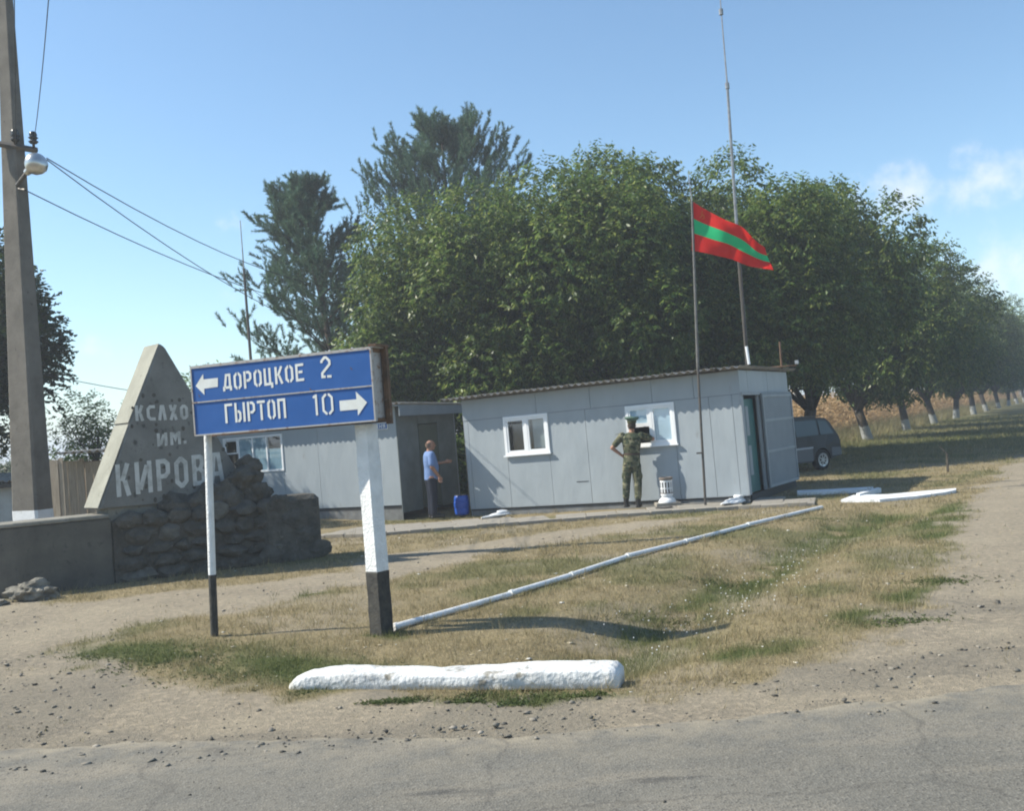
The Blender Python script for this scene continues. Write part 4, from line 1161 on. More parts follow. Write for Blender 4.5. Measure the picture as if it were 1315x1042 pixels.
b_ = D(322, 462, mastY); q1 = D(313, 345, mastY); q2 = D(308.5, 283, mastY)
gb = np.array([b_[0] + .3, b_[1], 0.]); 
root = thing('radio_mast', 'slim grey aerial mast standing behind the blue sign', 'mast', (gb[0], gb[1], gz(gb[0], gb[1])))
MB().tube([gb, b_, q1], [.05, .045, .035], 8).build('lower_tube', m_darkmetal, root, world=True, smooth='auto')
MB().tube([q1, q2], [.022, .012], 6).build('whip', m_metal, root, world=True)
MB().tube([D(311.5, 345, mastY), D(318, 347, mastY), D(319, 357, mastY), D(314, 358, mastY)], .012, 5).build('loop', m_wire, root, world=True)

# ------------------------------------------------------------------ concrete utility pole
PY = 15.6
pb_ = D(43, 668, PY); pt_ = D(3, -60, PY)
root = thing('utility_pole', 'wide tapering concrete utility pole at the left edge behind the wall', 'utility pole', (pb_[0], pb_[1], 0))
top = pt_.copy(); base_ = np.array([pb_[0] + .03, pb_[1], -.1])
def pole_seg(a, c_, w0, w1, name, m_):
    mb = MB(); fs = []; vs = []
    for i in range(9):
        t = i / 8; p = a + (c_ - a) * t; w = w0 + (w1 - w0) * t; d = w * .62; an = math.radians(-24)
        for (u, v) in ((-.5, -.42), (-.42, -.5), (.42, -.5), (.5, -.42), (.5, .42), (.42, .5), (-.42, .5), (-.5, .42)):
            x = u * w; y = v * d
            vs.append((p[0] + x * math.cos(an) - y * math.sin(an), p[1] + x * math.sin(an) + y * math.cos(an), p[2]))
    fs = [(i * 8 + k, i * 8 + (k + 1) % 8, (i + 1) * 8 + (k + 1) % 8, (i + 1) * 8 + k) for i in range(8) for k in range(8)] + [tuple(range(7, -1, -1)), tuple(64 + k for k in range(8))]
    return mb.add(vs, fs).build(name, m_, root, world=True)
pole_seg(base_, D(42, 655, PY), .56, .545, 'painted_foot', m_white)
m_pole = mat('pole_concrete', (.17, .155, .135), .9, .15, c2=(.12, .11, .095), scale=3, c3=(.07, .065, .06), s3=11, lo3=.62, hi3=.74, bump=.5, bscale=30)
pole_seg(D(42, 655.2, PY), top, .54, .19, 'pole_shaft', m_pole)
arm0 = D(-40, 178, PY - .12); arm1 = D(47, 193, PY - .12)
MB().tube([arm0, arm1], .05, 6).build('cross_arm', m_darkmetal, root, world=True)
m_ins = mat('brown_porcelain', (.035, .03, .025), .25, .5)
for px_ in (43.5, 20):
    q_ = D(px_, 191 if px_ > 30 else 188, PY - .14)
    o = MB().lathe([(.02, 0), (.02, .07), (.05, .08), (.075, .11), (.045, .13), (.05, .15), (.075, .17), (.045, .19), (.06, .21), (.05, .25), (.02, .27)], 14).build('insulator', m_ins, root, world=False)
    o.location = wmat(root).inverted() @ Vector(q_); o.data.polygons.foreach_set('use_smooth', [True] * len(o.data.polygons))
# lamp
l0 = D(22, 238, PY - .15); l1 = D(35, 221, PY - .28); lc = D(47, 210, PY - .34)
lamp = MB().tube([l0, l1], .030, 8).build('lamp_bracket', m_darkmetal, root, world=True)
ax_ = (Vector(lc) - Vector(l1)).normalized()
q_ = ax_.to_track_quat('Z', 'Y').to_matrix().to_4x4()
MI = wmat(root).inverted() @ Matrix.Translation(Vector(l1)) @ q_
MB().lathe([(.05, -.02), (.06, .04), (.13, .10), (.165, .17), (.17, .24), (.14, .30), (.10, .335), (.02, .35)], 20).build('lamp_hood', mat('lamp_aluminium', (.62, .62, .60), .3, .5, metal=.85, c2=(.5, .48, .45), scale=9), root, tf=MI, smooth='auto')
MB().ball((.06, .04, .20), (.12, .12, .12), 14).build('lamp_glass', mat('lamp_diffuser', (.7, .7, .68), .2, .5), root, tf=MI)
brk = D(22, 242, PY - .12); MB().tube([brk, D(32, 244, PY - .2)], .022, 6).build('wire_hook', m_darkmetal, root, world=True)
# wires
def wire(label, a, c_, sag, r_=.009, n=14):
    a = np.array(a); c_ = np.array(c_)
    root = thing('overhead_wire', label, 'wire', a, group=None)
    pts = []
    for i in range(n + 1):
        t = i / n; p = a + (c_ - a) * t - np.array([0, 0, sag * 4 * t * (1 - t)]); pts.append(p)
    MB().tube(pts, r_, 5, cap=False).build('cable', m_wire, root, world=True)
wire('uppermost of three wires running down right from the street lamp', D(60, 203, PY - .2), D(470, 372, 34), .55)
wire('middle of three wires, crossing the lowest one before the pine', D(60, 205, PY - .2), D(470, 442, 34), .5)
wire('lowest of three wires, leaving from the hook under the lamp', D(32, 244, PY - .2), D(470, 405, 34), .4)
wire('left of two wires rising to the top edge beside the pole', D(20, 186, PY - .14), D(15, -260, 8.), .1, .006)
wire('right of two wires rising to the top edge, from the outer insulator', D(44, 178, PY - .14), D(85, -330, 8.), .25, .006)
wire('thin wire from behind the pole to the monument top', D(40, 477, 20.), D(330, 512, 32.), .2)

# ------------------------------------------------------------------ outhouse and left shed
oc = G(84, 672)
Yo = 17.6
root = thing('wooden_outhouse', 'narrow outhouse of grey brown planks with a scrap of corrugated roof left of the monument', 'outhouse', (D(66, 655, Yo)[0], Yo, 0))
a0 = np.array(D(66, 650, Yo)); a1 = np.array(D(84, 650, Yo - .05)); a2 = np.array(D(112, 650, Yo + .45)); 
ztop_ = D(80, 588, Yo)[2]
def planks(p0, p1, z1, n, name='plank', z1b=None):
    for i in range(n):
        t0 = i / n; t1 = (i + .94) / n
        A = p0 + (p1 - p0) * t0; B = p0 + (p1 - p0) * t1; d_ = Vector((B[0] - A[0], B[1] - A[1], 0)).normalized(); nn = Vector((-d_.y, d_.x, 0)) * .02
        j = random.uniform(-.012, .012)
        A = Vector((A[0], A[1], 0)) + nn.normalized() * j; B = Vector((B[0], B[1], 0)) + nn.normalized() * j
        zt = z1 + random.uniform(-.02, .02)
        MB().hexa([A, B, B + nn, A + nn], [p + Vector((0, 0, zt)) for p in (A, B, B + nn, A + nn)]).build(name, m_cwood, root, world=True)
planks(a0, a1, ztop_ - .02, 3); planks(a1, a2, ztop_ - .06, 5)
m_wi = a2 + np.array([-.1, 1.2, 0])
planks(a2, a2 + np.array([.35, .25, 0]), ztop_ - .1, 3)
MB().box(.06, .62, .75, 1.1, 0, ztop_ - .1).build('inner_wall', m_rust, root)
rt = D(72, 585, Yo - .1)
o = cor_sheet(.85, 1.2, amp=.02, wl=.13).build('roof_sheet', m_asb, root)
o.location = wmat(root).inverted() @ Vector((rt[0] + .02, rt[1] - .05, rt[2] + .02)); o.rotation_euler = (.02, .0, .15)
Ys = 21.5
sc_ = D(60, 668, Ys)
root = thing('whitewashed_shed', 'small pale shed with a corrugated roof cut off by the left edge', 'shed', (sc_[0] - 2.6, Ys, -.05), (0, 0, 0))
hs = D(55, 617, Ys)[2] + .05
m_wsh = mat('dull_whitewash', (.36, .38, .38), .9, .1, c2=(.28, .29, .29), scale=3, bump=.3, bscale=20)
MB().box(0, 2.58, 0, 2.2, 0, hs - .02).build('wall', m_wsh, root)
MB().box(2.50, 2.62, -.02, -.003, 0, hs - .03).build('corner_post', m_cwood, root)
MB().box(-.1, 2.7, -.18, -.16, hs - .10, hs - .01).build('eave_board', m_darktrim, root)
for i in range(3):
    cor_sheet(1.0, 2.7, amp=.024, wl=.15).build('roof_sheet', m_asb, root, tf=Matrix.Translation((-.15 + i * .97, -.22, hs + .03 + .006 * (i % 2))) @ Matrix.Rotation(.05, 4, 'X'))

# ------------------------------------------------------------------ people
def bake(mb, name, m_, parent, voxel=.008, smooth_it=3):
    me = bpy.data.meshes.new('tmp'); me.from_pydata(mb.v, [], mb.f); me.update()
    bm = bmesh.new(); bm.from_mesh(me); bmesh.ops.recalc_face_normals(bm, faces=bm.faces); bm.to_mesh(me); bm.free()
    o = bpy.data.objects.new('tmp', me); COL.objects.link(o)
    r_ = o.modifiers.new('r', 'REMESH'); r_.mode = 'VOXEL'; r_.voxel_size = voxel
    s_ = o.modifiers.new('s', 'SMOOTH'); s_.factor = .5; s_.iterations = smooth_it
    dg = bpy.context.evaluated_depsgraph_get(); dg.update()
    me2 = bpy.data.meshes.new_from_object(o.evaluated_get(dg)); bpy.data.objects.remove(o)
    me2.materials.clear(); me2.materials.append(m_); me2.name = name
    me2.polygons.foreach_set('use_smooth', [True] * len(me2.polygons))
    ob = bpy.data.objects.new(name, me2); COL.objects.link(ob); ob.parent = parent
    return ob
def limb(mb, pts, rs, n=12):
    for p, r_ in zip(pts, rs): mb.ball(p, r_, 10)
    for i in range(len(pts) - 1): mb.tube([pts[i], pts[i + 1]], [rs[i], rs[i + 1]], n)
def hand(mb, wrist, d, side, curl=.4):
    """palm and five fingers from the wrist along d; side = direction of the thumb"""
    w = Vector(wrist); d = Vector(d).normalized(); s = Vector(side); s = (s - d * s.dot(d)).normalized(); n_ = d.cross(s)
    pc = w + d * .05
    limb(mb, [w, pc + d * .01], [.026, .030])
    for k, (off, ln) in enumerate(((.030, .070), (.011, .080), (-.009, .074), (-.028, .058))):
        a = w + d * .075 + s * off; m1 = a + d * ln * .55 + n_ * curl * .025; e_ = m1 + d * ln * .35 + n_ * curl * .055
        limb(mb, [w + d * .03 + s * off * .6, a, m1, e_], [.013, .0115, .010, .0085], 8)
    a = w + d * .025 + s * .03; limb(mb, [w + d * .012, a, a + d * .03 + s * .02, a + d * .055 + s * .022 + n_ * .01], [.014, .013, .011, .009], 8)
m_skin = mat('sunburnt_skin', (.36, .19, .125), .55, .35, c2=(.32, .16, .10), scale=9)
m_hair = mat('dark_cropped_hair', (.04, .03, .022), .8, .2)

def camo_mat():
    M = bpy.data.materials.new('camouflage_cloth'); M.use_nodes = True
    global nt, N, L, tcg
    nt = M.node_tree; N = nt.nodes; L = nt.links; b = N['Principled BSDF']; b.inputs['Roughness'].default_value = .9; b.inputs['Specular IOR Level'].default_value = .1
    tcg = nd('ShaderNodeTexCoord')
    mp = nd('ShaderNodeMapping'); mp.inputs['Scale'].default_value = (1, 1, 1.3); L.new(tcg.outputs['Object'], mp.inputs['Vector'])
    mp2 = nd('ShaderNodeMapping'); mp2.inputs['Location'].default_value = (4, 2, 7); L.new(tcg.outputs['Object'], mp2.inputs['Vector'])
    c = mixc_(mrange(noise(9, 3, .5, mp.outputs[0]), .47, .51), (.105, .105, .065), (.05, .062, .038))
    c = mixc_(mrange(noise(10, 3, .5, mp2.outputs[0]), .56, .60), c, (.20, .19, .12))
    c = mixc_(mrange(noise(12, 3, .5, mp.outputs[0]), .62, .65), c, (.022, .022, .018))
    L.new(c, b.inputs['Base Color'])
    bp = nd('ShaderNodeBump'); bp.inputs['Strength'].default_value = .8; bp.inputs['Distance'].default_value = .02
    L.new(noise(9, 3), bp.inputs['Height']); L.new(bp.outputs[0], b.inputs['Normal'])
    return M
m_camo = camo_mat()
def head_geo(mb, c, yaw=0.0, pitch=0.0):
    """face looks along +y rotated by yaw"""
    sub = MB()
    sub.ball((0, 0, 0), (.077, .094, .108), 18); sub.ball((0, .028, -.062), (.056, .062, .055), 14)
    sub.ball((0, .07, -.098), (.022, .02, .016), 8)
    sub.tube([(0, .088, .015), (0, .112, -.028)], [.010, .016], 8); sub.ball((0, .108, -.03), .014, 8)
    sub.ball((0, .086, -.062), (.026, .012, .007), 8); sub.ball((0, .084, -.074), (.022, .012, .007), 8)
    for s_ in (-1, 1):
        sub.ball((s_ * .078, -.006, -.01), (.012, .022, .034), 8); sub.ball((s_ * .032, .086, .024), (.022, .012, .009), 8)
    Mx = Matrix.Translation(Vector(c)) @ Matrix.Rotation(yaw, 4, 'Z') @ Matrix.Rotation(pitch, 4, 'X')
    mb.add([tuple(Mx @ Vector(v)) for v in sub.v], sub.f)
    return Mx
def eyes(Mx, parent):
    me = mat('eye_dark', (.03, .02, .015), .2, .5)
    for s_ in (-1, 1):
        MB().ball((s_ * .031, .084, .012), .010, 8).build('eye', me, parent, tf=Mx)

# soldier, seen from behind, at the window
sp0 = G(812, 655)
sold = thing('person', 'soldier in camouflage and green peaked cap at the right cabin window, hand on hip', 'person', sp0 + np.array([0, 0, .05]), (-.03, .06, -math.radians(16)))
B = MB(); Lsh, Rsh = (-.19, -.01, 1.46), (.19, .0, 1.47)
B.loft([((0, 0, .90), .15, .10), ((0, 0, 1.0), .155, .11), ((0, -.005, 1.12), .14, .10), ((0, -.01, 1.28), .165, .11), ((0, -.01, 1.42), .18, .10), ((0, 0, 1.50), .12, .07), ((0, 0, 1.53), .06, .055)], 18)
limb(B, [(0, 0, 1.50), (0, .02, 1.60)], [.057, .055])
HM = head_geo(B, (0, .035, 1.675), yaw=.12, pitch=-.10)
LE, LH = (-.39, -.08, 1.21), (-.205, .0, 1.06); RE, RH = (.39, .16, 1.40), (.47, .43, 1.40)
limb(B, [Lsh, LE, LH], [.055, .042, .028]); limb(B, [Rsh, RE, RH], [.055, .042, .028])
hand(B, LH, (.6, .45, -.45), (0, .5, .8)); hand(B, RH, (.55, .8, .03), (-.8, .5, .2))
for s_, kx in ((-1, -.115), (1, .125)):
    limb(B, [(s_ * .09, 0, .92), (kx, .02, .50), (kx * 1.02, -.02, .09)], [.088, .058, .042]); limb(B, [(kx * 1.02, -.02, .05), (kx * 1.1, .13, .035)], [.042, .034])
bake(B, 'body', m_skin, sold, .0075); eyes(HM, sold)
J = MB()
J.loft([((0, 0, .90), .178, .132), ((0, 0, 1.0), .175, .130), ((0, -.005, 1.10), .163, .122), ((0, -.012, 1.28), .19, .132), ((0, -.01, 1.42), .205, .122), ((0, 0, 1.495), .15, .088), ((0, 0, 1.53), .075, .07)], 22)
def lerp(a, b_, t): return tuple(a[i] + (b_[i] - a[i]) * t for i in range(3))
limb(J, [Lsh, lerp(Lsh, LE, .72)], [.075, .066]); limb(J, [Rsh, lerp(Rsh, RE, .80)], [.075, .066])
J.ball((-.085, .11, 1.33), (.055, .03, .05), 8); J.ball((.085, .11, 1.33), (.055, .03, .05), 8)
bake(J, 'jacket', m_camo, sold, .010, 2)
Tm = MB()
Tm.loft([((0, 0, .80), .165, .115), ((0, 0, .90), .165, .12), ((0, 0, .98), .16, .115)], 20)
for s_, kx in ((-1, -.115), (1, .125)):
    limb(Tm, [(s_ * .088, 0, .86), (kx, .01, .50), (kx * 1.03, -.015, .22)], [.105, .083, .072]); Tm.ball((kx * 1.03, -.015, .19), (.068, .068, .05), 10)
    Tm.ball((kx + s_ * .062, .0, .64), (.035, .06, .08), 10)
bake(Tm, 'trousers', m_camo, sold, .010, 3)
m_boot = mat('black_boot_leather', (.02, .018, .016), .45, .4)
for s_, kx in ((-1, -.118), (1, .128)):
    Bt = MB(); limb(Bt, [(kx, -.02, .20), (kx, -.02, .07)], [.058, .055]); limb(Bt, [(kx, -.03, .052), (kx * 1.08, .06, .05), (kx * 1.15, .15, .042)], [.05, .050, .044]); Bt.box(kx - .045, kx + .05, -.075, .17, .0, .03)
    bake(Bt, 'boot', m_boot, sold, .010, 2)
m_belt = mat('brown_belt', (.05, .03, .02), .5, .4)
MB().loft([((0, 0, 1.065), .174, .131), ((0, 0, 1.11), .171, .129)], 22).build('belt', m_belt, sold)
m_cap = mat('green_cap_cloth', (.075, .13, .105), .8, .2, c2=(.09, .15, .12), scale=6)
capT = HM @ Matrix.Translation((0, -.012, .062)) @ Matrix.Rotation(.14, 4, 'X') @ Matrix.Diagonal((1.1, 1.1, 1.2, 1))
MB().loft([((0, 0, -.012), .086, .102), ((0, 0, .03), .088, .104)], 24).build('cap_band', mat('cap_band_olive', (.06, .065, .035), .8, .2), sold, tf=capT)
MB().loft([((0, 0, .031), .090, .106), ((0, 0, .06), .128, .142), ((0, .0, .076), .134, .150), ((0, .0, .094), .118, .132), ((0, .0, .100), .03, .04)], 26).build('cap_crown', m_cap, sold, tf=capT, smooth='auto')
MB().add([(-.075, .075, .0), (-.05, .12, -.025), (0, .145, -.035), (.05, .12, -.025), (.075, .075, 0), (0, .10, .0),
          (-.075, .075, .006), (-.05, .12, -.019), (0, .145, -.029), (.05, .12, -.019), (.075, .075, .006), (0, .10, .006)],
         [(0, 1, 2, 5), (5, 2, 3, 4), (6, 11, 8, 7), (11, 10, 9, 8), (0, 6, 7, 1), (1, 7, 8, 2), (2, 8, 9, 3), (3, 9, 10, 4)]).build('cap_visor', m_boot, sold, tf=capT)
MB().loft([((0, -.018, -.075), .068, .078), ((0, -.022, -.02), .082, .088), ((0, -.014, .045), .082, .092)], 18).build('hair', m_hair, sold, tf=HM)
for s_ in (-1, 1): MB().box(s_ * .13 - .045, s_ * .13 + .045, -.03, .03, 1.512, 1.522).build('shoulder_strap', m_gold if False else mat('olive_strap', (.16, .14, .05), .7, .2), sold, tf=Matrix.Rotation(s_ * .10, 4, 'Y'))

# man in the blue shirt, side on, facing the door of the left cabin
mp0 = G(557, 668)
man = thing('person', 'balding man in a light blue short sleeved shirt at the left cabin door', 'person', mp0 + np.array([0, 0, .05]), (0, 0, -math.radians(72)))
man.scale = (1.08, 1.12, 1.0)
B = MB(); Lsh, Rsh = (-.19, 0, 1.43), (.19, 0, 1.43)
B.loft([((0, 0, .90), .15, .11), ((0, .015, 1.0), .155, .12), ((0, .03, 1.12), .15, .13), ((0, .01, 1.28), .165, .12), ((0, 0, 1.40), .18, .10), ((0, -.01, 1.47), .12, .075), ((0, 0, 1.50), .06, .06)], 18)
limb(B, [(0, 0, 1.47), (0, .02, 1.57)], [.06, .058]); HM = head_geo(B, (0, .035, 1.645), yaw=.15, pitch=-.05)
RE, RH = (.25, -.02, 1.15), (.23, .12, .93); LE, LH = (-.26, .10, 1.20), (-.22, .36, 1.22)
limb(B, [Rsh, RE, RH], [.055, .044, .030]); limb(B, [Lsh, LE, LH], [.055, .044, .030])
hand(B, RH, (0, .15, -1), (0, 1, 0)); hand(B, LH, (.1, 1, .1), (0, 0, 1))
for s_ in (-1, 1):
    limb(B, [(s_ * .09, 0, .92), (s_ * .10, .02, .50), (s_ * .105, -.02, .09)], [.09, .06, .045]); limb(B, [(s_ * .105, -.02, .05), (s_ * .115, .14, .035)], [.042, .034])
bake(B, 'body', m_skin, man, .0075); eyes(HM, man)
m_shirt = mat('light_blue_shirt', (.17, .25, .45), .8, .15, c2=(.13, .21, .40), scale=5, bump=.6, bscale=9, bdist=.015)
J = MB()
J.loft([((0, .01, .86), .176, .142), ((0, .015, 1.0), .172, .142), ((0, .03, 1.12), .168, .150), ((0, .01, 1.28), .185, .140), ((0, 0, 1.40), .20, .122), ((0, -.01, 1.47), .14, .088), ((0, 0, 1.505), .075, .072)], 22)
limb(J, [Rsh, lerp(Rsh, RE, .78)], [.074, .070]); limb(J, [Lsh, lerp(Lsh, LE, .78)], [.074, .070])
bake(J, 'shirt', m_shirt, man, .010, 2)
m_trs = mat('dark_navy_trousers', (.022, .026, .040), .85, .15, bump=.5, bscale=9, bdist=.015)
Tm = MB(); Tm.loft([((0, 0, .80), .162, .118), ((0, 0, .90), .162, .124), ((0, .01, 1.03), .158, .128)], 20)
for s_ in (-1, 1): limb(Tm, [(s_ * .086, 0, .86), (s_ * .10, .01, .50), (s_ * .108, -.01, .11)], [.105, .082, .070]); Tm.ball((s_ * .108, -.01, .09), (.068, .072, .04), 10)
bake(Tm, 'trousers', m_trs, man, .010, 3)
for s_ in (-1, 1):
    Bt = MB(); limb(Bt, [(s_ * .108, -.03, .055), (s_ * .112, .06, .05), (s_ * .118, .17, .040)], [.048, .048, .038]); Bt.box(s_ * .11 - .042, s_ * .11 + .046, -.075, .19, 0, .025); bake(Bt, 'shoe', m_boot, man, .010, 2)
hr = mat('thin_grey_hair', (.16, .11, .08), .8, .2)
MB().loft([((0, -.022, -.06), .066, .074), ((0, -.026, -.01), .0795, .080), ((0, -.028, .035), .076, .078)], 18).build('hair', hr, man, tf=HM)

# ------------------------------------------------------------------ parked minivan
cw = G(1058, 604)
root = thing('parked_minivan', 'dark minivan with a silver lower body parked under the trees right of the cabin', 'minivan', (cw[0], cw[1], gz(cw[0], cw[1])), (0, 0, math.radians(30)))
root.scale = (.88, .88, .88)
m_car = mat('dark_green_grey_car_paint', (.012, .015, .018), .45, .3, coat=.05, c2=(.015, .018, .02), scale=2)
m_car2 = mat('silver_lower_paint', (.11, .118, .125), .45, .3, coat=.0)
m_carg = mat('car_glass', (.06, .08, .08), .2, .4)
m_tyre = mat('tyre_rubber', (.025, .025, .025), .85, .2); m_rim = mat('alloy_rim', (.42, .43, .44), .35, .5, metal=.7)
# local frame: rear wheel at x=0, the car runs toward -x; near side at y=0, far side y=1.75
S = 1.0
rail = [(.78, .42), (.84, .62), (.84, .85), (.78, 1.05), (.52, 1.50), (.35, 1.64), (-.6, 1.71), (-1.9, 1.66), (-2.5, 1.5), (-3.2, 1.05), (-3.9, .92), (-4.05, .70), (-4.05, .38), (-3.35, .28)]
def arch(cx_, r_, n=8): return [(cx_ + r_ * math.cos(PI * k / n + PI), .34 + r_ * math.sin(PI * k / n)) for k in range(n + 1)]
low = [(-3.36, .30)] + [(-2.95 + .37 * math.cos(PI - PI * k / 8), .34 + .37 * math.sin(PI * k / 8)) for k in range(9)] + [(-2.4, .28), (-.5, .28)] + [(.0 + .37 * math.cos(PI - PI * k / 8), .34 + .37 * math.sin(PI * k / 8)) for k in range(9)] + [(.45, .34)]
prof_ = rail + low[1:]
def inset(z): return .0 if z < .95 else (z - .95) * .20
n = len(prof_)
vs = [(x, inset(z), z) for x, z in prof_] + [(x, 1.75 - inset(z), z) for x, z in prof_]
body = MB().add(vs, [tuple(range(n)), tuple(range(2 * n - 1, n - 1, -1))] + [(i, i + n, (i + 1) % n + n, (i + 1) % n) for i in range(n)]).build('body', m_car, root)
bm = bmesh.new(); bm.from_mesh(body.data); bmesh.ops.triangulate(bm, faces=[f for f in bm.faces if len(f.verts) > 4]); bmesh.ops.recalc_face_normals(bm, faces=bm.faces); bm.to_mesh(body.data); bm.free()
def side_poly(name, pts, m_, off=.006, par=root):
    for sd in (0, 1):
        vs = [((x, inset(z) - off, z) if sd == 0 else (x, 1.75 - inset(z) + off, z)) for x, z in pts]
        vi = [((x, inset(z) + .01, z) if sd == 0 else (x, 1.75 - inset(z) - .01, z)) for x, z in pts]
        k = len(pts)
        fix_normals(MB().add(vs + vi, [tuple(range(k)), tuple(range(2 * k - 1, k - 1, -1))] + [(i, i + k, (i + 1) % k + k, (i + 1) % k) for i in range(k)]).build(name, m_, par))
side_poly('side_window', [(.60, 1.12), (.36, 1.54), (.0, 1.58), (.0, 1.12)], m_carg)
side_poly('side_window', [(-.08, 1.12), (-.08, 1.585), (-1.05, 1.60), (-1.05, 1.10)], m_carg)
side_poly('side_window', [(-1.14, 1.10), (-1.14, 1.60), (-1.95, 1.57), (-2.55, 1.30), (-2.7, 1.08)], m_carg)
side_poly('lower_body_panel', [(-2.45, .32), (-2.45, .66), (-.42, .70), (-.42, .32)], m_car2, .010)
side_poly('lower_body_panel', [(.42, .42), (.42, .70), (.82, .68), (.80, .44)], m_car2, .010)
side_poly('trim_strip', [(-2.45, .665), (-2.45, .73), (-.40, .765), (-.40, .71)], mat('light_trim', (.36, .37, .38), .4, .4), .016)
MB().box(.80, .90, .02, 1.73, .42, .62).build('rear_bumper', m_car2, root, bevel=.02)
MB().hexa([(.815, .12, 1.10), (.815, 1.63, 1.10), (.79, 1.63, 1.10), (.79, .12, 1.10)], [(.575, .16, 1.48), (.575, 1.59, 1.48), (.55, 1.59, 1.48), (.55, .16, 1.48)]).build('rear_window', m_carg, root)
for y in (.02, 1.60): MB().hexa([(.82, y, .78), (.86, y, .78), (.86, y + .13, .78), (.82, y + .13, .78)], [(.79, y + .02, 1.05), (.815, y + .02, 1.05), (.815, y + .13, 1.05), (.79, y + .13, 1.05)]).build('tail_light', mat('tail_light_red', (.30, .02, .02), .3, .5), root)
for y in (.12, 1.6): MB().box(-1.9, .30, y + .12 if y < 1 else y - .15, y + .15 if y < 1 else y - .12, 1.70, 1.735).build('roof_rail', m_darkmetal, root)
for wx in (0, -2.95):
    for y, f_ in ((.0, -1), (1.55, 1)):
        w_ = MB(); Rt = Matrix.Translation((wx, y + .10, .33)) @ Matrix.Rotation(PI / 2, 4, 'X')
        wh = w_.lathe([(.20, -.1), (.30, -.1), (.33, -.07), (.33, .07), (.30, .1), (.20, .1)], 28).build('wheel', m_tyre, root, tf=Rt, smooth='auto')
        MB().lathe([(.205, .085), (.215, .108), (.19, .102), (.06, .095), (.05, .112), (.01, .112)] if f_ < 0 else [(.205, -.085), (.215, -.108), (.19, -.102), (.06, -.095), (.05, -.112), (.01, -.112)], 28).build('rim', m_rim, wh, tf=Rt, smooth='auto')
        for k in range(7):
            MB().box(.05, .20, -.018, .018, .104 if f_ < 0 else -.115, .115 if f_ < 0 else -.104).build('spoke', m_rim, wh, tf=Rt @ Matrix.Rotation(2 * PI * k / 7, 4, 'Z'))
mir = MB().box(-2.35, -2.2, -.20, -.02, 1.10, 1.26).build('door_mirror', m_car, root, bevel=.02)

# ------------------------------------------------------------------ small forked stake in the grass
kb_ = G(1217, 607)
root = thing('wooden_stake', 'thin dark forked stake standing alone in the grass near the track', 'stake', kb_)
q_ = kb_[1]
MB().tube([kb_ - np.array([0, 0, .1]), D(1216, 583, q_)], [.03, .024], 6).build('stem', m_bark, root, world=True)
MB().tube([D(1216, 583, q_), D(1206, 573, q_ + .05)], [.018, .010], 5).build('branch', m_bark, root, world=True)

# ------------------------------------------------------------------ trees
def leaves_arrays(base, d, side, ln, wd, fold=.25):
    """diamond leaves: arrays of base point, direction, side vector, length, width -> verts, quads"""
    n = len(base); nrm_ = np.cross(d, side)
    mid_ = base + d * (ln * .45)[:, None]
    V = np.stack([base, mid_ + side * (wd / 2)[:, None] + nrm_ * (wd * fold)[:, None], base + d * ln[:, None] - nrm_ * (ln * .12)[:, None], mid_ - side * (wd / 2)[:, None] + nrm_ * (wd * fold)[:, None]], 1).reshape(-1, 3)
    F = np.arange(n * 4).reshape(n, 4)
    return V, F
def unit(a): return a / (np.linalg.norm(a, axis=1, keepdims=True) + 1e-9)
def broadleaf(seed, H, R, z0, n_twig=7000, per=8, ll=.13, lw=.055, nl=26, lobe=.36, droop=.55, hollow=.5, asym=(0, 0)):
    """returns (leaf V, F, branch MB) for a crown from z0 to H with radius R; trunk at the origin"""
    r = np.random.RandomState(seed); cz = (z0 + H) / 2; hz = (H - z0) / 2
    lobes = []
    for i in range(nl):
        u = r.uniform(-1, 1); th = r.uniform(0, 2 * PI) ; k = math.sqrt(1 - u * u)
        rad = r.uniform(.48, .90); lr = R * lobe * r.uniform(.65, 1.3)
        lobes.append((np.array([math.cos(th) * k * rad * R + asym[0] * R, math.sin(th) * k * rad * R + asym[1] * R, cz + u * rad * hz * .92]), lr))
    lobes.append((np.array([asym[0] * R, asym[1] * R, cz]), R * .5))
    wts = np.array([l[1] ** 2 for l in lobes]); wts /= wts.sum()
    ci = r.choice(len(lobes), n_twig, p=wts)
    C_ = np.array([l[0] for l in lobes])[ci]; Rr = np.array([l[1] for l in lobes])[ci]
    dr = unit(r.normal(size=(n_twig, 3))); rr = Rr * (1 - hollow * r.rand(n_twig) ** 1.8) * r.uniform(.92, 1.14, n_twig)
    P = C_ + dr * rr[:, None]
    P[:, 2] = np.maximum(P[:, 2], z0 - .1 + .4 * r.rand(n_twig))
    tdir = unit(dr + r.normal(size=dr.shape) * .45 + np.array([0, 0, -.1]))
    # leaves along each twig
    k = np.arange(per); t = (k + .5) / per
    base = P[:, None, :] + tdir[:, None, :] * (t * ll * 2.6)[None, :, None]
    sd = unit(np.cross(tdir, np.array([0, 0, 1.0]) + r.normal(size=tdir.shape) * .2))
    sg = np.where(k % 2 == 0, 1, -1)
    ld = tdir[:, None, :] * .5 + sd[:, None, :] * sg[None, :, None] * .9 + r.normal(size=base.shape) * .28 + np.array([0, 0, -droop])
    base = base.reshape(-1, 3); ld = unit(ld.reshape(-1, 3)); n = len(base)
    sv = unit(np.cross(ld, np.array([0, 0, 1.0]) + r.normal(size=ld.shape) * .5))
    sc_ = r.uniform(.7, 1.25, n)
    V, F = leaves_arrays(base, ld, sv, ll * sc_, lw * sc_)
    mb = MB(); rr_ = random.Random(seed)
    return V, F, lobes
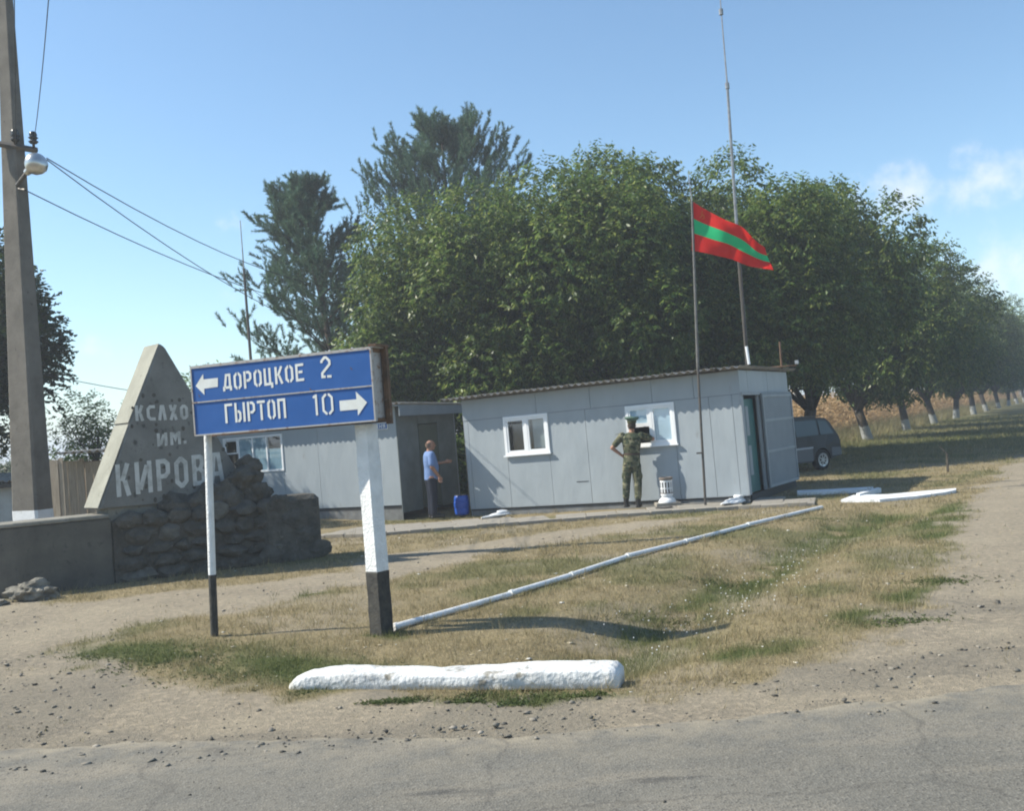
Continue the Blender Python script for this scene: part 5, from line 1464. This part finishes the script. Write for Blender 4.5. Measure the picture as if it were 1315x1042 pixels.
def limbs(mb, lobes, fork, r0, rnd, k=12):
    for (c_, lr) in sorted(lobes, key=lambda q: -q[1])[:k]:
        a = Vector(fork); e_ = Vector(c_); m1 = a.lerp(e_, .35) + Vector((rnd.uniform(-.2, .2), rnd.uniform(-.2, .2), .25)); m2 = a.lerp(e_, .7) + Vector((rnd.uniform(-.25, .25), rnd.uniform(-.25, .25), .2))
        mb.tube([a - Vector((0, 0, .15)), m1, m2, e_], [r0 * .5, r0 * .34, r0 * .2, r0 * .06], 6)
lm_walnut = leafmat('walnut_leaves', (.046, .090, .018), (.095, .155, .030), (.23, .265, .07), rough=.42, trans=.48)
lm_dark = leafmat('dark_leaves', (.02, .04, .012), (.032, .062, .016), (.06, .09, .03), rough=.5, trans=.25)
lm_light = leafmat('pale_green_leaves', (.10, .17, .045), (.13, .21, .06), (.20, .27, .09), rough=.6, trans=.5, spec=.15)
lm_needle = leafmat('pine_needles', (.055, .105, .062), (.08, .145, .085), (.13, .20, .12), rough=.6, trans=.25, spec=.2)
def whitewash_bark():
    M = bpy.data.materials.new('whitewashed_walnut_bark'); M.use_nodes = True
    global nt, N, L, tcg
    nt = M.node_tree; N = nt.nodes; L = nt.links; b = N['Principled BSDF']; b.inputs['Roughness'].default_value = .95; b.inputs['Specular IOR Level'].default_value = .1
    tcg = nd('ShaderNodeTexCoord'); sp = nd('ShaderNodeSeparateXYZ'); L.new(tcg.outputs['Object'], sp.inputs[0])
    ad = nd('ShaderNodeMath', operation='MULTIPLY_ADD'); L.new(noise(3, 5), ad.inputs[0]); ad.inputs[1].default_value = .5; L.new(sp.outputs['Z'], ad.inputs[2])
    bark = mixc_(mrange(noise(9, 5), .35, .65), (.085, .072, .058), (.04, .035, .03))
    c = mixc_(mrange(ad.outputs[0], .98, .90), bark, mixc_(mrange(noise(16, 4), .55, .7), (.31, .32, .315), (.18, .17, .155)))
    L.new(c, b.inputs['Base Color'])
    bp = nd('ShaderNodeBump'); bp.inputs['Strength'].default_value = 1; bp.inputs['Distance'].default_value = .03; L.new(noise(14, 5), bp.inputs['Height']); L.new(bp.outputs[0], b.inputs['Normal'])
    return M
m_wbark = whitewash_bark()
def tree(name, label, loc, seed, H, R, z0, trunk_r=.2, lean=(0, 0), leaf=lm_walnut, bark=m_bark, rotz=0, group=None, cat='tree', fork_h=1.7, two=False, **kw):
    V, F, lobes = broadleaf(seed, H, R, z0, **kw)
    root = thing(name, label, cat, loc, (0, 0, rotz), group)
    rnd = random.Random(seed); mb = MB()
    fk = (lean[0], lean[1], fork_h)
    mb.tube([(-lean[0] * .2, 0, -.3), (0, 0, .05), (lean[0] * .45, lean[1] * .45, fork_h * .5), fk], [trunk_r * 1.35, trunk_r * 1.08, trunk_r * .92, trunk_r * .9], 12)
    if two:
        mb.tube([fk, (fk[0] - .5, fk[1], fork_h + 1.0), (fk[0] - .9, fk[1], fork_h + 2.2)], [trunk_r * .8, trunk_r * .55, trunk_r * .4], 9)
        mb.tube([fk, (fk[0] + .35, fk[1], fork_h + 1.1), (fk[0] + .5, fk[1], fork_h + 2.4)], [trunk_r * .8, trunk_r * .6, trunk_r * .45], 9)
    limbs(mb, lobes, fk, trunk_r * 1.0, rnd)
    mb.build('trunk', bark, root, smooth=True)
    np_mesh('crown', V, F, leaf, root)
    return root
GRPW = 'broad walnut trees behind and beside the cabin'
def px_at(px, Y): return D(px, 545, Y)[0]
def hz_at(px, py, Y): return D(px, py, Y)[2]
front = [(565, 30.5, 296, 3.4, 'low broad walnut left of the rest, its crown reaching behind the left cabin'),
         (672, 31.0, 214, 4.2, 'big walnut rising behind the left window of the cabin'),
         (778, 30.0, 184, 4.1, 'tallest walnut, behind the cabin roof left of the flag'),
         (872, 31.5, 178, 4.3, 'walnut directly behind the flag, between its two taller neighbours'),
         (955, 31.5, 172, 4.4, 'walnut rising behind the radio mast at the right end of the cabin')]
kw_f = dict(n_twig=10500, per=8, ll=.165, lw=.068, nl=26, lobe=.30, hollow=.42, droop=.9)
for i, (px_, Y, ty, R_, lab) in enumerate(front):
    x = px_at(px_, Y)
    tree('walnut_tree', lab, (x, Y, gz(x, Y)), 100 + i, hz_at(px_, ty, Y), R_, 1.5 if i else 1.2, trunk_r=.2, rotz=0, group=GRPW, bark=m_bark, two=i == 2, **kw_f)
# the row along the field: two built, the others copied
ROW = [(37, 'first tree of the whitewashed row, its trunk hidden behind the cabin'), (47, 'nearest trunk in the row of whitewashed trees, forked low, behind the minivan'),
       (56.5, 'second visible whitewashed trunk right of the minivan'), (66, 'third visible trunk right of the minivan, whitewashed, leaning left'),
       (76, 'fourth visible trunk right of the minivan, whitewashed'), (86.5, 'fifth visible trunk right of the minivan, whitewashed bright'),
       (96, 'sixth visible whitewashed trunk right of the minivan'), (108, 'seventh visible whitewashed trunk right of the minivan'),
       (120, 'eighth visible whitewashed trunk right of the minivan'), (132, 'ninth whitewashed trunk, among the farthest of the row')] + \
      [(145 + 13 * k, 'far tree at the right edge, %s past the ninth whitewashed trunk' % w) for k, w in enumerate(('first', 'second', 'third', 'fourth', 'fifth', 'sixth', 'seventh', 'eighth', 'last'))]
kw_r = dict(n_twig=8500, per=7, ll=.20, lw=.088, nl=24, lobe=.30, hollow=.42, droop=.9)
protos = []
for i in range(3):
    protos.append(tree('walnut_tree', 'x', (0, 0, 0), 200 + i, 10.8 - .4 * i, 4.7, 1.95, trunk_r=.23, lean=((-.35, 0), (-.4, .1), (-.25, 0))[i], bark=m_wbark, two=i == 0, fork_h=1.5 + .2 * i, **kw_r))
used = set()
order = [1, 0, 2, 1, 0, 2, 1, 2, 0, 1, 2, 0, 1, 2, 0, 1, 2, 0, 1]
for i, (Y, lab) in enumerate(ROW):
    x = .58 * Y - 10.9; pi_ = order[i]
    o = protos[pi_] if pi_ not in used else copy_tree(protos[pi_])
    used.add(pi_)
    o['label'] = lab; o['group'] = 'walnut trees in the row along the maize field' if i < 10 else 'farthest walnut trees of the row'
    o.location = (x, Y, gz(x, Y)); o.rotation_euler = (0, 0, random.uniform(-.3, .3) if i in (1, 2) else random.uniform(0, 6.28))
    s_ = random.uniform(.93, 1.05); o.scale = (s_, s_, s_ * random.uniform(.97, 1.03))

# left dark tree behind the pole
Y = 24.; x = px_at(-62, Y)
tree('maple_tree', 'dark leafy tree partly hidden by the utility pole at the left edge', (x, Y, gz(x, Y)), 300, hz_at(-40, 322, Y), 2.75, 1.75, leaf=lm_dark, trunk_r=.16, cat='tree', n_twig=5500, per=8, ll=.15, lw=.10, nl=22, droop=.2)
Y = 26.; x = px_at(122, Y)
tree('young_tree', 'small airy light green tree behind the wooden outhouse', (x, Y, gz(x, Y)), 310, hz_at(120, 506, Y), 1.25, .6, leaf=lm_light, trunk_r=.05, n_twig=520, per=7, ll=.12, lw=.045, nl=12, droop=.35, lobe=.34, hollow=.8)
Y = 27.; x = px_at(75, Y)
tree('bush', 'low light green bush seen between the utility pole and the outhouse', (x, Y, gz(x, Y)), 312, hz_at(72, 575, Y), .9, .2, leaf=lm_light, trunk_r=.04, n_twig=450, per=7, ll=.12, lw=.05, nl=9, droop=.3, lobe=.45, cat='bush', fork_h=.5)
Y = 34.; x = px_at(22, Y)
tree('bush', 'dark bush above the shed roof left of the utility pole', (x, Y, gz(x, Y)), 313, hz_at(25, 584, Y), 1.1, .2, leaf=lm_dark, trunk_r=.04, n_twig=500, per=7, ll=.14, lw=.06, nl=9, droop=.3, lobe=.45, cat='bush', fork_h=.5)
Y = 38.; x = px_at(270, Y)
tree('young_tree', 'thin topped tree whose twigs show just above the left end of the blue sign', (x, Y, gz(x, Y)), 314, hz_at(262, 462, Y), 2.0, .6, leaf=lm_light, trunk_r=.07, n_twig=900, per=7, ll=.16, lw=.06, nl=12, droop=.35, lobe=.4, hollow=.8)
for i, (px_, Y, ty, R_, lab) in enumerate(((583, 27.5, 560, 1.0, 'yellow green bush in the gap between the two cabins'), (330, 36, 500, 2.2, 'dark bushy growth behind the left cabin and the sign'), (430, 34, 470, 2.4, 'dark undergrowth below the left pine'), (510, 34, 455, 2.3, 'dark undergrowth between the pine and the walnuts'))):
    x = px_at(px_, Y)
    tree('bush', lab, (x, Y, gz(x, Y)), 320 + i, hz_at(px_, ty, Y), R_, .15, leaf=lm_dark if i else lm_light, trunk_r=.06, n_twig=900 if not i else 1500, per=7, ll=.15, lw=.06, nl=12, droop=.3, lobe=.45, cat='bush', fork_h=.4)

def pine(name, label, loc, seed, H, R, lean, z0=1.2, shoots_up=.9, n_br=70, nlen=.15, open_=1.0, per_b=9):
    r = np.random.RandomState(seed); root = thing(name, label, 'tree', loc)
    mb = MB(); tr = [Vector((lean[0] * t ** 1.3, lean[1] * t, H * t)) for t in np.linspace(0, 1, 9)]
    mb.tube([tr[0] - Vector((0, 0, .3))] + tr, [.22] + list(np.linspace(.2, .03, 9)), 8)
    def at(t):
        f_ = t * 8; i = min(7, int(f_)); return tr[i].lerp(tr[i + 1], f_ - i)
    SP = []; SD_ = []
    for k in range(n_br):
        t = .10 + .88 * (k + r.rand()) / n_br; th = r.uniform(0, 2 * PI); a = at(t)
        prof = (1 - t) ** .72 * 1.35 + .06; ln = R * min(1, prof) * r.uniform(.6, 1.15)
        d0 = Vector((math.cos(th), math.sin(th), .12 + .5 * t)); pts = [a]
        for s_ in range(1, 7):
            q = s_ / 6; pts.append(a + Vector((d0.x * ln * q, d0.y * ln * q, ln * (d0.z * q + .38 * q * q * shoots_up))))
        mb.tube(pts, list(np.linspace(.045, .010, 7) * (1.3 - t)), 5)
        for s_ in range(2, 7):
            b0 = pts[s_]; nn = per_b if s_ > 3 else per_b // 2
            for _ in range(nn):
                off = Vector(r.normal(size=3)) * .16 * (ln / 2 + .4); off.z = abs(off.z) * .7
                d = Vector((d0.x * .5, d0.y * .5, .25 + shoots_up)) + Vector(r.normal(size=3)) * .40
                SP.append(b0 + off); SD_.append(d.normalized())
    for _ in range(14):
        SP.append(at(1) + Vector(r.normal(size=3)) * .12); SD_.append(Vector((r.normal() * .25, r.normal() * .25, 1)).normalized())
    mb.build('trunk', m_pbark, root, smooth=True)
    SP = np.array(SP); SD_ = np.array(SD_); n = len(SP); m_ = 95
    L_ = r.uniform(.40, .75, n)
    t = r.rand(n, m_); base = SP[:, None, :] + SD_[:, None, :] * (t * L_[:, None])[:, :, None]
    rd = r.normal(size=(n, m_, 3)); rd -= SD_[:, None, :] * (rd * SD_[:, None, :]).sum(-1, keepdims=True)
    rd /= np.linalg.norm(rd, axis=-1, keepdims=True)
    nd_ = rd * .75 + SD_[:, None, :] * .75; base = base.reshape(-1, 3); nd_ = unit(nd_.reshape(-1, 3))
    sv = unit(np.cross(nd_, r.normal(size=nd_.shape))); ln = nlen * r.uniform(.7, 1.15, len(base))
    w = .013
    V = np.stack([base - sv * w, base + sv * w, base + nd_ * ln[:, None]], 1).reshape(-1, 3); F = np.arange(len(V)).reshape(-1, 3)
    np_mesh('needles', V, F, lm_needle, root)
    return root
Y = 36.; x = px_at(446, Y)
pine('pine_tree', 'airy blue green pine leaning left, above the right end of the blue sign', (x, Y, gz(x, Y)), 401, hz_at(398, 248, Y), 2.95, (-1.1, 0), n_br=92, per_b=6, shoots_up=.5)
Y = 39.; x = px_at(602, Y)
pine('pine_tree', 'dark upright pine with candle like tips rising behind the walnuts', (x, Y, gz(x, Y)), 402, hz_at(575, 172, Y), 4.4, (-.3, 0), n_br=125, per_b=6, shoots_up=.95)

# ------------------------------------------------------------------ maize field, grass, pebbles
def blades(n, P, h, w, rs_, lean=.35):
    th = rs_.uniform(0, 2 * PI, n); dx = np.cos(th); dy = np.sin(th)
    lx = rs_.normal(0, lean, n) * h; ly = rs_.normal(0, lean, n) * h
    V = np.stack([P + np.c_[-dx * w, -dy * w, np.zeros(n)], P + np.c_[dx * w, dy * w, np.zeros(n)], P + np.c_[lx, ly, h]], 1).reshape(-1, 3)
    return V, np.arange(n * 3).reshape(n, 3)
rs_ = np.random.RandomState(77)
# grass
n = 230000
u = rs_.rand(n); Yg = 6.3 * np.exp(u * math.log(75 / 6.3)); Xg = Yg * rs_.uniform(-.75, .85, n) + rs_.normal(0, .3, n)
dm_, gm_, dd_ = masks(Xg, Yg)
patch = fbm(Xg * 3.1, Yg * 3.1, 301, 3)
keep = rs_.rand(n) > np.maximum(dd_ * .995, 0.55 * (1 - gm_) * (patch < .52))
# nothing under the buildings or through the pavement
def in_box(root, x, y, x0, x1, y0, y1):
    inv = wmat(root).inverted(); c_ = math.cos; X = inv[0][0] * x + inv[0][1] * y + inv[0][3]; Y_ = inv[1][0] * x + inv[1][1] * y + inv[1][3]
    return (X > x0) & (X < x1) & (Y_ > y0) & (Y_ < y1)
keep &= ~in_box(cab, Xg, Yg, -.1, CLN + .1, -.1, CW); keep &= ~in_box(cb2, Xg, Yg, -.1, L2 + .4, -.2, W2)
kd = dist_poly(Xg, Yg, [tuple(p) for p in kerb_path]); above = Yg > np.interp(Xg, [p[0] for p in kerb_path], [p[1] for p in kerb_path])
keep &= ~((kd < 2.6) & above & (Xg < 5.4) & (Xg > -4.5)); keep &= kd > .07
Xg, Yg, gm_, patch = Xg[keep], Yg[keep], gm_[keep], patch[keep]; n = len(Xg)
def tufts(Xg, Yg, gv, hbase, per, rs_):
    n = len(Xg); X = np.repeat(Xg, per) + rs_.normal(0, .02, n * per) * (1 + np.repeat(Yg, per) / 20); Y = np.repeat(Yg, per) + rs_.normal(0, .02, n * per) * (1 + np.repeat(Yg, per) / 20)
    k = len(X); h = np.repeat(hbase, per) * rs_.uniform(.5, 1.4, k); w = .0022 * np.clip(Y / 8, 1, 6)
    V, F = blades(k, np.c_[X, Y, zf(X, Y) - .005], h, w, rs_, .45)
    return V, F, np.repeat(np.clip(np.repeat(gv, per) + rs_.normal(0, .16, k), 0, 1), 3)
hb = .030 + .035 * patch + .03 * gm_ * rs_.rand(n)
hb *= 1 + 1.6 * sst(24, 40, Yg) * (Xg > 4)
V, F, ga = tufts(Xg, Yg, gm_, hb, 3, rs_)
MGr = bpy.data.materials.new('grass_blades'); MGr.use_nodes = True
nt = MGr.node_tree; N = nt.nodes; L = nt.links; b = N['Principled BSDF']; b.inputs['Roughness'].default_value = .8; b.inputs['Specular IOR Level'].default_value = .15
tcg = nd('ShaderNodeTexCoord'); ag = nd('ShaderNodeAttribute', attribute_name='g'); gi = nd('ShaderNodeNewGeometry')
dryc = mixc_(gi.outputs['Random Per Island'], (.21, .17, .09), (.44, .36, .21)); grc = mixc_(gi.outputs['Random Per Island'], (.08, .105, .032), (.17, .19, .07))
cc = mixc_(ag.outputs['Fac'], dryc, grc); L.new(cc, b.inputs['Base Color'])
tr = nd('ShaderNodeBsdfTranslucent'); mx = nd('ShaderNodeMixShader'); mx.inputs[0].default_value = .3; L.new(cc, tr.inputs['Color']); L.new(b.outputs[0], mx.inputs[1]); L.new(tr.outputs[0], mx.inputs[2]); L.new(mx.outputs[0], N['Material Output'].inputs[0])
o = np_mesh('grass', V, F, MGr, attrs={'g': ga}); tag(o, 'short dry yellow and green grass over the verge', 'grass', kind='stuff')
n = 5200; Yt = 6.9 * np.exp(rs_.rand(n) * math.log(4.5)); Xt = Yt * rs_.uniform(-.5, .75, n)
dt, gt, ddt = masks(Xt, Yt); dl = dist_poly(Xt, Yt, DITCH)
kt = (ddt < .4) & (rs_.rand(n) < .10 + .9 * np.exp(-(dl / .5) ** 2) + .5 * (fbm(Xt * 1.3, Yt * 1.3, 401) > .58)) & ~((dist_poly(Xt, Yt, [tuple(p) for p in kerb_path]) < 2.6) & (Yt > np.interp(Xt, [p[0] for p in kerb_path], [p[1] for p in kerb_path])) & (Xt < 5.4))
Xt, Yt, gt = Xt[kt], Yt[kt], gt[kt]
V, F, ga = tufts(Xt, Yt, np.clip(gt + .1, 0, 1), rs_.uniform(.07, .17, len(Xt)), 9, rs_)
o = np_mesh('tall_tufts', V, F, MGr, attrs={'g': ga}); tag(o, 'taller loose tufts standing out of the short verge grass', 'grass', kind='stuff')
# taller weeds along the field edge under the row of trees
n = 26000; t = rs_.rand(n) ** .7; Yw = 27 + t * 130; Xw = .58 * Yw - 10.9 + rs_.uniform(-6, -.3, n) - 0
V, F, ga = tufts(Xw, Yw, np.clip(rs_.normal(.35, .2, n), 0, 1), np.clip(rs_.normal(.45, .15, n), .15, .9), 3, rs_)
o = np_mesh('tall_weeds', V, F, MGr, attrs={'g': ga}); tag(o, 'tall yellowing weeds between the tree row and the maize', 'weeds', kind='stuff')
# maize
n = 13000; Ym = 26 + rs_.rand(n) ** 1.3 * 160; Xm = .58 * Ym - 10.9 - 3.6 - rs_.rand(n) ** 1.7 * 30
kk = Xm > .10 * Ym; Xm = Xm[kk]; Ym = Ym[kk]; n = len(Xm); zb = zf(Xm, Ym); hM = rs_.normal(2.25, .2, n)
Vs = []; 
per = 9
X = np.repeat(Xm, per); Y = np.repeat(Ym, per); tz = np.tile(np.linspace(.15, .95, per), n); Z = np.repeat(zb, per) + tz * np.repeat(hM, per)
k = len(X); th = rs_.uniform(0, 2 * PI, k); d = unit(np.c_[np.cos(th), np.sin(th), rs_.uniform(-.5, .5, k)]); sv = unit(np.cross(d, np.array([0, 0, 1.]) + rs_.normal(size=d.shape) * .4))
V1, F1 = leaves_arrays(np.c_[X, Y, Z], d, sv, rs_.uniform(.35, .7, k), np.full(k, .075))
Vt, Ft = blades(n, np.c_[Xm, Ym, zb], hM * 1.08, np.full(n, .025), rs_, .04)
Ft4 = np.c_[Ft, Ft[:, 2]]
lm_maize = leafmat('dry_maize_leaves', (.30, .19, .09), (.44, .30, .16), (.58, .43, .25), rough=.8, trans=.3, spec=.1)
o = np_mesh('maize_field', V1, F1, lm_maize); tag(o, 'dry tan maize standing behind the row of whitewashed trees', 'maize', kind='stuff')
# pebbles and clods
bm = bmesh.new(); bmesh.ops.create_icosphere(bm, subdivisions=1, radius=1); ico = np.array([v.co[:] for v in bm.verts]); icf = np.array([[v.index for v in f.verts] for f in bm.faces]); bm.free()
def scatter(n, name, label, size, m_, rng, cond, seed, cat='gravel', flat=.55):
    r = np.random.RandomState(seed); Yp = rng[2] * np.exp(r.rand(n) * math.log(rng[3] / rng[2])); Xp = Yp * r.uniform(rng[0], rng[1], n)
    dmp, gp, ddp = masks(Xp, Yp); k_ = cond(Xp, Yp, ddp, gp, r); Xp, Yp = Xp[k_], Yp[k_]; n = len(Xp)
    s_ = size[0] * (1 + size[1] * r.rand(n) ** 5)
    A = ico[None] * np.clip(1 + .42 * r.normal(size=(n, len(ico), 1)), .45, 1.7) * s_[:, None, None] * np.stack([r.uniform(.7, 1.4, n), r.uniform(.7, 1.4, n), r.uniform(.35, .8, n) * flat / .55], -1)[:, None]
    zz = np.where(Yp < 6.3, .014, zf(Xp, Yp))
    A = A + np.c_[Xp, Yp, zz + s_ * .25][:, None]
    F = (icf[None] + (np.arange(n) * len(ico))[:, None, None]).reshape(-1, 3)
    o = np_mesh(name, A.reshape(-1, 3), F, m_); tag(o, label, cat, kind='stuff'); return o
m_peb = leafmat('pebble_mix', (.07, .066, .058), (.15, .138, .115), (.27, .24, .20), rough=.9, trans=0.0, spec=.2)
scatter(15000, 'gravel', 'small stones and clods on the dirt shoulder', (.005, 3.2), m_peb, (-.75, .8, 5.9, 26), lambda x, y, d_, g_, r: (d_ > .5) & (r.rand(len(x)) < .25 + .75 * sst(.4, .6, fbm(x * 1.1, y * 1.6, 101)) * (y < 10)), 5)
scatter(120, 'road_stones', 'scattered dark stones lying on the asphalt edge', (.005, 1.6), m_peb, (-.7, .7, 4.6, 6.8), lambda x, y, d_, g_, r: r.rand(len(x)) < .9, 6)
m_lit = leafmat('pale_litter', (.50, .42, .28), (.65, .6, .5), (.8, .8, .78), rough=.9, trans=0.0, spec=.1)
scatter(700, 'fallen_leaves', 'pale dry leaves and scraps scattered on the grass', (.009, 1.6), m_lit, (-.5, .6, 6.6, 22), lambda x, y, d_, g_, r: (d_ < .4), 7, cat='litter', flat=.2)
# white flowers along the ditch
n = 110; r = np.random.RandomState(9); t = r.rand(n); pa = np.array([DITCH[1], DITCH[2], DITCH[3], DITCH[4]]); seg_ = r.randint(0, 3, n)
P = pa[seg_] + (pa[seg_ + 1] - pa[seg_]) * t[:, None] + r.normal(0, .38, (n, 2)); P[:, 0] += .25
hf = r.uniform(.05, .13, n)
A = ico[None] * np.array([.0045, .0045, .004]) * (1 + .8 * r.rand(n))[:, None, None] + np.c_[P, zf(P[:, 0], P[:, 1]) + hf][:, None]
F = (icf[None] + (np.arange(n) * len(ico))[:, None, None]).reshape(-1, 3)
o = np_mesh('white_flowers', A.reshape(-1, 3), F, mat('white_petals', (.75, .75, .72), .8, .1)); tag(o, 'tiny white flowers in the weeds along the ditch', 'flowers', kind='stuff')
# greener weeds with broader leaves at the block, the post and in the ditch
cl = [(499, 816, .08, 110), (490, 903, .07, 90), (535, 900, .09, 130), (600, 902, .06, 90), (625, 893, .10, 150), (660, 905, .07, 80), (700, 897, .12, 120), (760, 893, .08, 60), (395, 890, .08, 40), (1045, 668, .25, 150), (180, 838, .4, 260), (230, 850, .35, 260), (330, 862, .35, 250), (410, 868, .3, 150), (860, 800, .3, 300), (930, 752, .3, 300), (1150, 800, .2, 200), (1205, 748, .2, 200)]
Bs = []; 
for px_, py_, sr, cn in cl:
    c_ = G(px_, py_); q_ = np.c_[c_[0] + r.normal(0, sr, cn), c_[1] + r.normal(0, sr * .5, cn)]; Bs.append(q_)
q_ = np.concatenate(Bs); q_ = np.c_[q_, zf(q_[:, 0], q_[:, 1])]; k = len(q_)
rep = 4; q_ = np.repeat(q_, rep, 0); k = len(q_); th = r.uniform(0, 2 * PI, k); d = unit(np.c_[np.cos(th), np.sin(th), r.uniform(.05, 1.0, k)]); sv = unit(np.cross(d, r.normal(size=d.shape)))
V1, F1 = leaves_arrays(q_, d, sv, r.uniform(.018, .042, k), r.uniform(.005, .011, k))
o = np_mesh('green_weeds', V1, F1, leafmat('weed_leaves', (.05, .075, .022), (.08, .11, .035), (.13, .15, .055), rough=.6, trans=.25, spec=.2)); tag(o, 'low green weeds round the white block and in the ditch', 'weeds', kind='stuff')

# ------------------------------------------------------------------ thin summer haze
hz_b = MB().box(-1700, 1700, -450, 3600, -2.0, 16.0).build('haze', None)
hz_b.data.materials.clear()
MH = bpy.data.materials.new('air'); MH.use_nodes = True; MH.node_tree.nodes.remove(MH.node_tree.nodes['Principled BSDF'])
pvn = MH.node_tree.nodes.new('ShaderNodeVolumePrincipled'); pvn.inputs['Color'].default_value = (.90, .94, 1, 1); pvn.inputs['Density'].default_value = .0020; pvn.inputs['Anisotropy'].default_value = .2
MH.node_tree.links.new(pvn.outputs[0], MH.node_tree.nodes['Material Output'].inputs['Volume'])
hz_b.data.materials.append(MH); tag(hz_b, kind='stuff')
